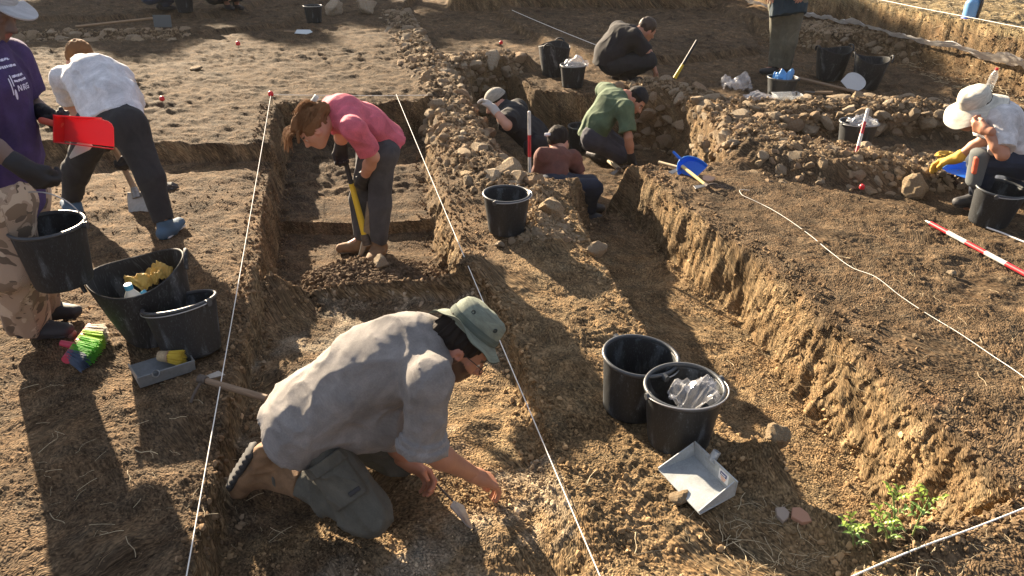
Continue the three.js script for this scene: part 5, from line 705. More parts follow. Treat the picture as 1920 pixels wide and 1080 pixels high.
{ // the bent digger in white, seen from behind
  person({
    label: 'digger in a white T-shirt bent away from the viewer with a shovel', cell: 0.010, fine: 0.006, skin: SK2, face: [-0.25, -0.75, -0.62], up: [-0.3, 0.5, -0.8], flat: 'NF',
    shirt: { mat: fabric([0.80, 0.81, 0.84]), sleeve: 0.8, hem: -0.05, amp: 0.009, freq: 9, seed: 8, grow: 0.022 }, trousers: { mat: fabric([0.030, 0.031, 0.034]), grow: 0.02, leg: 0.93, amp: 0.007 }, shoe: { mat: mat([0.05, 0.10, 0.16], { roughness: 0.8 }), sole: mat([0.5, 0.5, 0.5]) },
    handN: { palm: [-1, 0, 0.2], thumb: [0, 0.8, 0.5], curl: 0.95, glove: gloveBlack }, handF: { palm: [0.3, -0.3, 0.9], thumb: [0, 0.9, 0], curl: 0.95, glove: gloveBlack },
    hair: (f, P, F, s) => skullCap(1.1)(f, P, F, s), hairMat: hairBrown,
  }, joints.white);
}
{ // the man in purple with the bucket, cut by the left edge
  for (const k in joints.purple) if (!/^(wr|ha|el)/.test(k)) joints.purple[k][0] -= 0.055;
  const sleeveDark = [0.06, 0.045, 0.04], camoT = dataTex(512, (u, v) => { const a = tfbm(u, v, 4, 3, 3), b = tfbm(u, v, 5, 37, 3), c = tfbm(u, v, 6, 71, 3); return a > 0.12 ? [0.50, 0.43, 0.36] : b > 0.10 ? [0.76, 0.69, 0.60] : c > 0.14 ? [0.40, 0.35, 0.30] : [0.66, 0.58, 0.50]; }, true);
  const p = person({
    label: 'man in a purple T-shirt and desert camouflage trousers at the left edge', cell: 0.008, fine: 0.005, skin: [0.15, 0.10, 0.08], brow: null, face: [0.86, -0.45, 0.12], up: [0.4, 0.9, 0.05], flat: 'NF', b: 1.0,
    shirt: { mat: fabric([0.07, 0.042, 0.16]), sleeve: 0.7, hem: -0.10, amp: 0.009, freq: 8, seed: 15, grow: 0.022, extra: [[[-2.12, 0.98, -2.95], [-2.11, 1.12, -2.96], 0.10, 0.10, 0.1]] }, trousers: { mat: new THREE.MeshPhysicalMaterial({ map: rep(camoT, 2.2), roughness: 0.95, bumpMap: rep(T.weave, 14), bumpScale: 0.0008 }), grow: 0.04, flare: 1.3, amp: 0.012, freq: 8, leg: 1.0 }, shoe: { mat: shoeDark, sole: soleDark, name: 'boot', long: 1.1 },
    handN: { palm: [0, 0.2, -1], thumb: [0.9, 0.3, 0], curl: 1.0, glove: gloveBlack }, handF: { palm: [0.9, 0, 0.3], thumb: [0, 1, 0], curl: 0.95, glove: gloveBlack },
    hair: (f, P, F, s) => skullCap(1.05)(f, P, F, s), hairMat: hairDark,
  }, joints.purple);
  { // white print on the chest: two lines of small lettering, three strokes and a block of letters
    const cv = document.createElement('canvas'); cv.width = cv.height = 256; const g = cv.getContext('2d'); g.clearRect(0, 0, 256, 256); g.fillStyle = '#dcdcf0'; const r = rngOf(3);
    for (const [y, x0, x1] of [[20, 70, 190], [52, 40, 190], [100, 120, 200], [122, 120, 210]]) for (let x = x0; x < x1;) { const w = 4 + 6 * r(); g.fillRect(x, y + 3 * r(), w, 9 + 3 * r()); x += w + 3 * r(); }
    g.fillRect(92, 110, 7, 80); g.fillRect(106, 98, 7, 52); g.beginPath(); g.ellipse(110, 190, 7, 26, 0, 0, 6.3); g.fill(); g.font = 'bold 40px sans-serif'; g.fillText('NRG', 124, 178);
    const t = new THREE.CanvasTexture(cv); t.colorSpace = THREE.SRGBColorSpace; p.root.updateMatrixWorld(true); const dg = new DecalGeometry(p.shirt, V(-1.90, 1.262, -2.90), new THREE.Euler(-0.15, 0.95, 0.12), V(0.20, 0.20, 0.22));
    if (dg.attributes.position.count) { const m = p.add('chest_print', dg, new THREE.MeshStandardMaterial({ map: t, transparent: true, alphaTest: 0.4, roughness: 0.8, polygonOffset: true, polygonOffsetFactor: -4 })); const q = m.geometry.attributes.position, n = m.geometry.attributes.normal; for (let i = 0; i < q.count; i++) q.setXYZ(i, q.getX(i) + n.getX(i) * 0.0015, q.getY(i) + n.getY(i) * 0.0015, q.getZ(i) + n.getZ(i) * 0.0015); }
  }
  const cap = fabric([0.55, 0.56, 0.58]);
  p.H('cap', new THREE.SphereGeometry(0.1, 28, 14, 0, Math.PI * 2, 0, 1.45).scale(0.9, 1.0, 1.12).translate(0, 0.04, -0.014), cap); 
  const sh = new THREE.Shape(); sh.moveTo(-0.08, 0); sh.quadraticCurveTo(-0.08, 0.10, 0, 0.105); sh.quadraticCurveTo(0.08, 0.10, 0.08, 0); sh.lineTo(-0.08, 0); const br = new THREE.ExtrudeGeometry(sh, { depth: 0.004, bevelSize: 0.002, bevelThickness: 0.002, bevelSegments: 2, curveSegments: 16 }); br.rotateX(Math.PI / 2); br.rotateX(0.12).translate(0, 0.055, 0.075); p.H('cap_brim', br, cap);
}
{ // green, kneeling in the pit
  const p = person({
    label: 'digger in a green T-shirt and dark cap kneeling in the pit', cell: 0.010, fine: 0.007, skin: SK, face: [0.55, -0.62, 0.45], up: [0.72, 0.66, 0.1],
    shirt: { mat: fabric([0.115, 0.17, 0.095]), sleeve: 0.8, amp: 0.009, freq: 9, seed: 5, grow: 0.025, hem: -0.07, axis: [0.4, 0.8, 0.2] }, trousers: { mat: fabric([0.06, 0.062, 0.085]), leg: 0.9 }, shoe: { mat: shoeDark, sole: mat([0.12, 0.11, 0.10]), up: [0.5, 0.6, -0.3] },
    handN: { palm: [-0.3, -0.5, 0.8], thumb: [0.6, 0.2, 0.5], curl: 0.6, glove: gloveBlack }, hair: (f, P, F, s) => skullCap(1.06)(f, P, F, s), hairMat: hairDark,
  }, joints.green);
  p.H('cap', new THREE.SphereGeometry(0.1, 24, 12, 0, Math.PI * 2, 0, 1.4).scale(0.88, 1.0, 1.08).translate(0, 0.035, -0.014), black);
}
{ const p = person({
    label: 'person in a brown T-shirt sitting low at the trench end, back turned', cell: 0.010, fine: 0.007, skin: SK2, face: [0.5, -0.5, -0.7], up: [0.15, 0.75, -0.6], flat: 'NF', b: 0.92,
    shirt: { mat: fabric([0.17, 0.066, 0.05]), sleeve: 0.85, amp: 0.009, freq: 10, seed: 9, grow: 0.012, ws: 1.2, deep: 0.88, k: 0.03 }, trousers: { mat: navy, grow: 0.014 }, shoe: { mat: shoeDark, sole: soleDark },
    hair: (f, P, F, s) => { skullCap(1.12)(f, P, F, s); f.bone(P(0, 0.02, -0.10), P(-0.02, -0.02, -0.125), 0.045, 0.035, { k: 0.03 }); }, hairMat: hairDark }, joints.brown);
  p.H('hair_clip', new RoundedBoxGeometry(0.05, 0.025, 0.04, 2, 0.006).translate(0.03, 0.02, -0.145), mat([0.7, 0.72, 0.72], { roughness: 0.3 })); }
{ const p = person({
    label: 'digger in black with grey gloves and a pale cap leaning over the rubble wall', cell: 0.010, fine: 0.007, skin: SK2, face: [-0.8, -0.45, 0.2], up: [-0.4, 0.85, 0.1],
    shirt: { mat: black, sleeve: 0.7, amp: 0.008, seed: 19, grow: 0.03 }, trousers: { mat: black }, shoe: { mat: shoeDark, sole: soleDark },
    handN: { palm: [-0.6, -0.7, 0], thumb: [0.3, 0.3, 0.9], curl: 0.6, glove: mat([0.42, 0.40, 0.37], { roughness: 0.9 }) }, hair: (f, P, F, s) => skullCap(1.04)(f, P, F, s), hairMat: hairDark }, joints.glove);
  p.H('cap', new THREE.SphereGeometry(0.102, 24, 12, 0, Math.PI * 2, 0, 1.42).scale(0.9, 1.0, 1.1).translate(0, 0.03, -0.014), fabric([0.38, 0.36, 0.31])); }
person({
  label: 'digger in a black T-shirt squatting with his back to the sun above the pit', cell: 0.010, fine: 0.007, skin: SK, face: [0.8, -0.5, -0.3], up: [0.5, 0.85, -0.1], flat: 'NF',
  shirt: { mat: fabric([0.022, 0.019, 0.02]), sleeve: 0.95, amp: 0.008, freq: 8, seed: 23, grow: 0.035, hem: -0.04, deep: 1.15, ws: 1.5 }, trousers: { mat: fabric([0.028, 0.029, 0.033]), grow: 0.03 }, shoe: { mat: shoeDark, sole: soleDark },
  handN: { palm: [0, -1, 0], thumb: [1, 0, 0], curl: 0.4 }, hair: (f, P, F, s) => skullCap(1.07)(f, P, F, s), hairMat: new THREE.MeshPhysicalMaterial({ color: rgb(0.045, 0.028, 0.016), roughness: 0.6 }),
}, joints.crouch);
person({
  label: 'standing figure in a dark teal jacket and khaki trousers cut by the top edge', cell: 0.012, fine: 0.009, skin: SK, face: [-0.6, -0.5, 0.6], up: [-0.2, 0.9, 0.2], flat: 'NF',
  shirt: { name: 'jacket', mat: fabric([0.022, 0.05, 0.075]), sleeve: 2, amp: 0.012, freq: 7, seed: 27, grow: 0.05, hem: -0.19, ws: 1.3 }, trousers: { mat: fabric([0.17, 0.165, 0.125]), grow: 0.035, amp: 0.014, freq: 9 }, shoe: { mat: shoeDark, sole: soleDark },
  handN: { palm: [0, 0, -1], thumb: [-1, 0, 0], curl: 0.5 }, handF: { palm: [0, 0, -1], thumb: [1, 0, 0], curl: 0.5 }, hair: (f, P, F, s) => skullCap(1.07)(f, P, F, s), hairMat: hairDark,
}, joints.stand);
{ // white sun hat
  const ochre = mat([0.56, 0.33, 0.045], { roughness: 0.8 }), p = person({
    label: 'digger in a white sun hat and white T-shirt kneeling at the right edge', cell: 0.008, fine: 0.005, skin: [0.42, 0.20, 0.12], face: [-0.90, -0.36, 0.12], up: [-0.32, 0.92, 0.12], flat: 'N', b: 0.92,
    shirt: { mat: fabric([0.74, 0.73, 0.74]), sleeve: 0.85, amp: 0.010, freq: 8, seed: 31, grow: 0.026, hem: -0.12 }, trousers: { mat: fabric([0.028, 0.042, 0.075]), grow: 0.022, amp: 0.011, freq: 9 }, shoe: { mat: shoeDark, sole: soleDark },
    handN: { palm: [0.2, 0.3, -1], thumb: [-0.2, 0.9, 0], curl: 0.8 }, handF: { palm: [0, -1, 0.2], thumb: [0.3, 0, 0.9], curl: 0.5, glove: ochre, s: 1.1 }, hair: (f, P, F, s) => skullCap(1.05)(f, P, F, s), hairMat: hairDark,
  }, joints.hat);
  const w = fabric([0.76, 0.73, 0.63], { bumpScale: 0.0015 }), h = brimHat(0.090, 0.172, 0.095, 0.058, 2.7, 0.010), tip = new THREE.Matrix4().makeRotationX(0.12).setPosition(0, 0.045, -0.01); p.H('hat_crown', h.crown.applyMatrix4(tip), w); p.H('hat_brim', h.brim.applyMatrix4(tip), w);
  // knee pad: grey shell with an orange insert
  const k = p.J.kneeN, f = new Field(0.02); f.bone(k.clone().add(V(-0.055, 0.05, 0.04)), k.clone().add(V(-0.035, -0.14, 0.03)), 0.040, 0.034, { side: V(0.3, 0, 1), ws: 1.7 }); p.add('knee_pad', f.mesh(0.007), mat([0.10, 0.11, 0.11], { roughness: 0.9 }));
  const o = new Field(0.02); o.bone(k.clone().add(V(-0.075, 0.03, 0.06)), k.clone().add(V(-0.062, -0.06, 0.055)), 0.019, 0.019, { side: V(0.3, 0, 1), ws: 1.2 }); p.add('pad_insert', o.mesh(0.006), mat([0.62, 0.12, 0.06], { roughness: 0.7 }));
}

{ // two figures at the far top edge, mostly out of the frame
  const st = (x, z, turn) => { const o = {}, c0 = joints.crouch.pelvis, y = height(x, z), s = Math.sin(turn), c = Math.cos(turn); for (const k in joints.crouch) { const [a, b, d] = joints.crouch[k], u = a - c0[0], v = d - c0[2]; o[k] = [x + u * c + v * s, y + b, z - u * s + v * c]; } return o; };
  person({ label: 'far figure in blue jeans squatting at the top edge', cell: 0.014, fine: 0.01, skin: SK, face: [0.8, -0.4, 0.3], up: [0.3, 0.9, 0], flat: 'NF', shirt: { mat: navy, seed: 41 }, trousers: { mat: fabric([0.075, 0.105, 0.17]), grow: 0.03 }, shoe: { mat: shoeDark, sole: soleDark }, hair: (f, P, F, s) => skullCap(1.07)(f, P, F, s), hairMat: hairDark }, st(-5.75, -12.45, 0.3));
  person({ label: 'far figure with bare shins squatting at the top edge', cell: 0.014, fine: 0.01, skin: SK2, face: [-0.8, -0.4, 0.3], up: [-0.3, 0.9, 0], flat: 'NF', shirt: { mat: greyDark, seed: 43 }, trousers: { mat: greyDark, grow: 0.03, leg: 0.08 }, shoe: { mat: shoeDark, sole: soleDark }, hair: (f, P, F, s) => skullCap(1.07)(f, P, F, s), hairMat: hairDark }, st(-4.75, -12.7, -0.6));
}
// ---------------------------------------------------------------- hand tools
function blade(out, depth, m4, bev = 0.0012) { const s = new THREE.Shape(out.map(([x, y]) => new THREE.Vector2(x, y))), g = new THREE.ExtrudeGeometry(s, { depth, bevelSize: bev, bevelThickness: bev, bevelSegments: 1, curveSegments: 10 }); return m4 ? g.applyMatrix4(m4) : g; }
function basisAt(p, y, z) { const Y = V(...y).normalize(), Z = V(...z); Z.addScaledVector(Y, -Z.dot(Y)).normalize(); return new THREE.Matrix4().makeBasis(Y.clone().cross(Z), Y, Z).setPosition(V(...p)); }
const sub = (a, b) => [a[0] - b[0], a[1] - b[1], a[2] - b[2]];
function tool(name, label, cat, at) { const t = thing(name, label, cat, at); t.put = (n, g, m) => part(n, g.translate(-at[0], -at[1], -at[2]), m, t); return t; }
{ // trowel in the kneeling man's left hand
  const t = tool('trowel', 'pointing trowel in the left hand of the kneeling man', 'trowel', [-0.21, -0.1, -2.01]);
  t.put('handle', rod([-0.40, 0.015, -2.205], [-0.305, -0.05, -2.133], 0.013, 0.015, 12), M.woodDark); t.put('ferrule', rod([-0.305, -0.05, -2.133], [-0.287, -0.062, -2.12], 0.0155, 0.013, 12), M.steel);
  t.put('tang', tube([[-0.287, -0.062, -2.12], [-0.245, -0.06, -2.06], [-0.205, -0.07, -2.02]], 0.004, 10, 6), M.rusty);
  t.put('blade', blade([[0, 0.0], [0.034, 0.025], [0.012, 0.115], [0, 0.13], [-0.012, 0.115], [-0.034, 0.025]], 0.002, basisAt([-0.215, -0.066, -2.03], [0.52, -0.22, 0.8], [0.35, 0.6, -0.1])), M.steel);
}
{ // pickaxe
  const t = tool('pickaxe', 'pickaxe with a black and yellow handle in the gloved hands of the woman', 'pickaxe', [-0.97, -0.15, -4.51]), top = [-1.097, 0.535, -4.592], eye = [-0.974, -0.125, -4.51], at = (k) => [0, 1, 2].map((i) => lerp(top[i], eye[i], k));
  t.put('upper_grip', rod(at(0), at(0.44), 0.0165, 0.0155, 12), M.black); t.put('yellow_shaft', rod(at(0.44), at(0.95), 0.0165, 0.024, 12), M.yellow); t.put('handle_end', rod(at(0.95), at(1.06), 0.030, 0.034, 14), M.rusty); t.put('end_wood', rod(at(1.055), at(1.07), 0.026, 0.026, 14), M.woodPale);
  const arm = (b, w0, w1, th) => { const d = V(...sub(b, eye)), L = d.length(); return blade([[-w0, 0], [-w1, L], [w1, L], [w0, 0]], th, basisAt(eye, d.toArray(), [0.25, 0, 1]).multiply(new THREE.Matrix4().makeTranslation(0, 0, -th / 2)), 0.004); };
  t.put('pick_head', merge([arm([-0.915, 0.135, -4.50], 0.020, 0.024, 0.012), arm([-1.035, -0.285, -4.47], 0.020, 0.004, 0.014)]), M.steel);
}
{ // shovel of the digger in white
  const t = tool('shovel', 'shovel held by the digger in the white T-shirt', 'shovel', [-2.53, 0, -4.66]);
  t.put('shaft', rod([-2.745, 0.50, -4.90], [-2.535, 0.14, -4.70], 0.017, 0.019, 12), M.wood); t.put('socket', rod([-2.545, 0.16, -4.71], [-2.525, 0.10, -4.68], 0.022, 0.03, 12), M.steel);
  const o = [[-0.062, 0.0], [-0.070, 0.03], [-0.072, 0.12], [-0.055, 0.175], [-0.02, 0.20], [0.02, 0.20], [0.055, 0.175], [0.072, 0.12], [0.070, 0.03], [0.062, 0.0]], g = blade(o, 0.002); { const p = g.attributes.position; for (let i = 0; i < p.count; i++) p.setZ(i, p.getZ(i) - 4 * p.getX(i) ** 2); g.computeVertexNormals(); } t.put('blade', g.applyMatrix4(basisAt([-2.53, 0.135, -4.69], [0.03, -0.95, 0.32], [0, 0.3, 1])), M.steel);
}
// dustpans: open at +z, floor in xz, back wall at -z
function panParts(t, w, d, h, m, round = false, th = 0.003) {
  const fl = (pts) => { const s = new THREE.Shape(pts.map(([x, y]) => new THREE.Vector2(x, y))); return new THREE.ExtrudeGeometry(s, { depth: th, bevelEnabled: true, bevelSize: 0.001, bevelThickness: 0.001, bevelSegments: 1 }); };
  part('pan_floor', fl(round ? [[-w * 0.42, -d / 2], [w / 2, -d / 2], [w / 2, d * 0.26], [w * 0.46, d * 0.37], [w * 0.36, d * 0.45], [w * 0.2, d * 0.49], [-w / 2, d / 2]] : [[-w / 2, -d / 2], [w / 2, -d / 2], [w / 2 * 1.08, d / 2], [-w / 2 * 1.08, d / 2]]).rotateX(Math.PI / 2).translate(0, th, 0), m, t);
  part('back_wall', fl([[-w / 2, 0], [w / 2, 0], [w / 2 * 1.04, h], [-w / 2 * 1.04, h]]).rotateX(-0.18).translate(0, 0.002, -d / 2), m, t);
  for (const q of [-1, 1]) { const dd = round && q > 0 ? d * 0.76 : d, s = fl([[0, 0], [dd, 0], [dd, h * 0.18], [0, h]]); s.rotateY(-Math.PI / 2 + q * 0.04).translate(q * w / 2, 0.002, -d / 2); part('side_wall', s, m, t); }
}
{
  const t = thing('dustpan', 'grey metal dustpan with a blue and white sticker below the twin buckets', 'dustpan', [0.655, height(0.655, -2.0) + 0.045, -1.995]); t.rotation.set(0.05, -1.17, 0.0, 'YXZ'); t.rotateZ(0.05); t.rotateX(0.10); panParts(t, 0.235, 0.15, 0.062, M.zinc);
  part('handle_socket', merge([lathe([[0.012, 0], [0.015, 0], [0.015, 0.04], [0.012, 0.04], [0.012, 0]], 16).rotateX(-0.7).translate(-0.025, 0.045, -0.085), new RoundedBoxGeometry(0.06, 0.045, 0.004, 2, 0.001).translate(-0.025, 0.032, -0.0785)]), M.zinc, t);
  const k = part('sticker', new THREE.BoxGeometry(0.052, 0.042, 0.0012).rotateX(-0.18).translate(0.055, 0.036, -0.0765), mat([0.72, 0.72, 0.72], { roughness: 0.5 }), t);
  part('blue_logo', new RoundedBoxGeometry(0.034, 0.014, 0.0012, 2, 0.0005).rotateX(-0.18).translate(0.055, 0.044, -0.0763), mat([0.015, 0.03, 0.16]), k); part('logo_letters', merge([0, 1, 2, 3].map((i) => new THREE.BoxGeometry(0.0045, 0.006, 0.0012).translate(0.045 + i * 0.0065, 0, 0))).rotateX(-0.18).translate(0, 0.044, -0.0756), M.white, k); part('orange_print', merge([0, 1, 2].map((i) => new THREE.BoxGeometry(0.03 - 0.006 * i, 0.0032, 0.001).translate(0, -0.006 * i, 0))).rotateX(-0.18).translate(0.055, 0.031, -0.0752), mat([0.72, 0.33, 0.16]), k);
}
{
  const y = height(-1.58, -2.76) + 0.015, t = thing('dustpan', 'dull grey dustpan holding a yellow brush at lower left', 'dustpan', [-1.575, y, -2.775], Math.PI + 0.62); t.rotateX(-0.06); panParts(t, 0.23, 0.19, 0.06, mat([0.30, 0.33, 0.35], { metalness: 0.3, roughness: 0.45, map: T.blotch }));
  part('handle_socket', lathe([[0.013, 0], [0.016, 0], [0.016, 0.03], [0.013, 0.03], [0.013, 0]], 16).rotateX(-0.9).translate(0.045, 0.05, -0.10), M.zinc, t);
  const b = tool('brush', 'short round brush with yellow bristles lying in the grey dustpan', 'brush', [-1.545, y + 0.045, -2.79]), A = [-1.585, y + 0.055, -2.79], B = [-1.545, y + 0.055, -2.785], Cc = [-1.475, y + 0.055, -2.775];
  b.put('wooden_grip', rod(A, B, 0.024, 0.027, 16), M.woodPale); b.put('ferrule', rod(B, [-1.535, y + 0.055, -2.784], 0.029, 0.029, 16), M.wood);
  const r = rngOf(8), br = []; for (let i = 0; i < 260; i++) { const a = r() * 6.283, q = 0.026 * Math.sqrt(r()), dy = q * Math.cos(a), dz = q * Math.sin(a); br.push(rod([B[0], B[1] + dy, B[2] + dz], [Cc[0] + 0.02 * (r() - 0.5), Cc[1] + dy * 1.5 + 0.006 * (r() - 0.5), Cc[2] + dz * 1.5], 0.0018, 0.0012, 3, false)); } b.put('bristles', merge(br), mat([0.66, 0.47, 0.05], { roughness: 0.7 }));
}
{ // red dustpan held up, sun shining through
  const t = thing('dustpan', 'bright red plastic dustpan held up by the man in purple', 'dustpan', [-1.73, 1.045, -2.97]); t.quaternion.setFromRotationMatrix(basisAt([0, 0, 0], [0, 0.35, 0.93], [1, -0.08, 0])); panParts(t, 0.105, 0.205, 0.055, new THREE.MeshPhysicalMaterial({ color: rgb(0.78, 0.012, 0.018), roughness: 0.35, transmission: 0.55, thickness: 0, side: THREE.DoubleSide }), true);
  part('handle', merge([rod([0.015, 0.01, -0.10], [0.03, 0.01, -0.185], 0.012, 0.014, 12), new THREE.SphereGeometry(0.0135, 10, 8).translate(0.03, 0.01, -0.187)]), mat([0.5, 0.09, 0.05], { roughness: 0.5 }), t);
  const w = tool('trowel', 'small bright trowel hanging under the red dustpan', 'trowel', [-1.80, 0.96, -2.95]); w.put('blade', blade([[0.026, 0], [0.03, 0.02], [0.004, 0.105], [-0.004, 0.105], [-0.03, 0.02], [-0.026, 0]], 0.002, basisAt([-1.755, 1.0, -2.99], [-0.75, -0.6, 0.25], [-0.2, 0.3, 0.95])), mat([0.62, 0.6, 0.52], { metalness: 0.5, roughness: 0.35 })); w.put('tang', tube([[-1.755, 1.0, -2.99], [-1.79, 1.03, -3.02], [-1.85, 1.04, -3.035]], 0.004, 10, 6), M.steel); w.put('handle', rod([-1.85, 1.04, -3.035], [-1.92, 1.06, -3.045], 0.011, 0.013, 10), M.wood);
}
function scoop(label, pos, Y, Z, w, d, h) {                         // rounded plastic scoop pan
  const t = thing('scoop_pan', label, 'dustpan', pos); t.quaternion.setFromRotationMatrix(basisAt([0, 0, 0], Y, Z)); const n = 28, fl = [[w / 2, 0]], top = [], bot = []; 
  for (let i = 0; i <= n; i++) { const a = Math.PI * i / n, x = Math.cos(a) * w / 2, z = -Math.sin(a) * d; bot.push([x * 0.84, 0, z * 0.86]); top.push([x, h * (0.35 + 0.65 * Math.sin(a)), z]); }
  const shell = (k, s) => { const p = [], ix = []; for (let i = 0; i <= n; i++) { p.push(bot[i][0] * k, bot[i][1] + s, bot[i][2] * k, top[i][0] * k, top[i][1], top[i][2] * k); } const c0 = p.length / 3; p.push(0, s, 0); for (let i = 0; i < n; i++) { const a = 2 * i; ix.push(a, a + 1, a + 2, a + 1, a + 3, a + 2, c0, a, a + 2); } const g = new THREE.BufferGeometry(); g.setAttribute('position', new THREE.Float32BufferAttribute(p, 3)); g.setIndex(ix); const q = toCreasedNormals(g, 0.6); return boxUV(q); };
  const m = new THREE.MeshPhysicalMaterial({ color: rgb(0.02, 0.22, 0.80), roughness: 0.35, transmission: 0.4, thickness: 0, side: THREE.DoubleSide });
  part('pan_shell', merge([shell(1, 0), shell(0.985, 0.003)]), m, t); part('rim', tube(top, 0.004, 60, 6), mat([0.05, 0.24, 0.68], { roughness: 0.4 }), t); part('handle', rod([0, h * 0.8, -d], [0, h * 0.7, -d - 0.09], 0.012, 0.01, 10), m, t);
}
scoop('blue plastic scoop pan propped up behind the small picks', [1.41, height(1.41, -5.40) + 0.01, -5.38], [-0.35, 0.52, 0.78], [0.62, -0.55, 0.5], 0.22, 0.17, 0.06);
scoop('blue plastic scoop pan lying by the ochre glove of the digger in the white hat', [3.22, height(3.22, -5.12) + 0.04, -5.12], [0.0, 1, 0.12], [-0.75, 0, 0.65], 0.2, 0.16, 0.05);
solo('work_glove', crumple(61, 10, 0.075, 0.04, 0.05, 0.8), mat([0.50, 0.31, 0.05], { roughness: 0.85 }), 'ochre work glove lying under the hand of the digger in the white hat', 'glove', [3.36, height(3.36, -5.55) + 0.035, -5.55]);
{ // broom head
  const y = height(-1.97, -2.9), t = tool('broom_head', 'broom head with bright green bristles and a red block, lying at lower left', 'broom', [-1.97, y, -2.93]), r = rngOf(66), cols = [[0.09, 0.13, 0.2], [0.12, 0.5, 0.04], [0.22, 0.62, 0.06], [0.42, 0.66, 0.05], [0.55, 0.5, 0.42]], sets = cols.map(() => []), a = V(-2.015, y + 0.05, -2.80), b = V(-2.045, y + 0.055, -3.06), out = V(0.95, -0.15, 0.3).normalize();
  for (let i = 0; i < 900; i++) { const k = r(), p = a.clone().lerp(b, k).add(V(0, (r() - 0.5) * 0.045, 0)), L = 0.085 + 0.03 * Math.sin(k * 3.1) + 0.012 * r(), e = p.clone().addScaledVector(out, L).add(V(0, (r() - 0.5) * 0.04, (k - 0.45) * -0.05 + (r() - 0.5) * 0.02)); sets[Math.min(4, Math.floor(clamp(k + (r() - 0.5) * 0.08, 0, 0.999) * 5))].push(rod(p.toArray(), e.toArray(), 0.0024, 0.0016, 3, false)); }
  sets.forEach((s, i) => t.put('bristles', merge(s), mat(cols[i], { roughness: 0.7 }))); t.put('broom_block', rod(a.clone().add(V(0.006, 0, 0.01)).toArray(), b.clone().add(V(0.006, 0, -0.01)).toArray(), 0.021, 0.021, 12), mat([0.55, 0.06, 0.10], { roughness: 0.5 })); t.put('handle_socket', rod([-2.03, y + 0.055, -2.90], [-2.085, y + 0.075, -2.895], 0.017, 0.014, 12), mat([0.5, 0.05, 0.09], { roughness: 0.5 }));
}
function pickHammer(label, eye, end, a, b, wood, rr = 0.012) {        // small pick: wooden shaft, flat blade one way, spike the other
  const t = tool('hand_pick', label, 'hand pick', eye); t.put('shaft', rod(eye, end, rr, rr * 1.15, 10), wood); const pr = [0, 1, 2].map((i) => lerp(eye[i], end[i], -0.06)); t.put('socket', rod(pr, [0, 1, 2].map((i) => lerp(eye[i], end[i], 0.06)), rr * 1.5, rr * 1.4, 10), M.rusty);
  const d = sub(a, eye), L = Math.hypot(...d); t.put('flat_blade', blade([[-0.010, 0], [-0.020, L], [0.020, L], [0.010, 0]], 0.004, basisAt(eye, d, [0.1, 1, 0.2]), 0.001), M.steel); t.put('spike', tube([eye, [0, 1, 2].map((i) => lerp(eye[i], b[i], 0.55) + (i === 1 ? 0.008 : 0)), b], 0.007, 10, 6), M.rusty); return t;
}
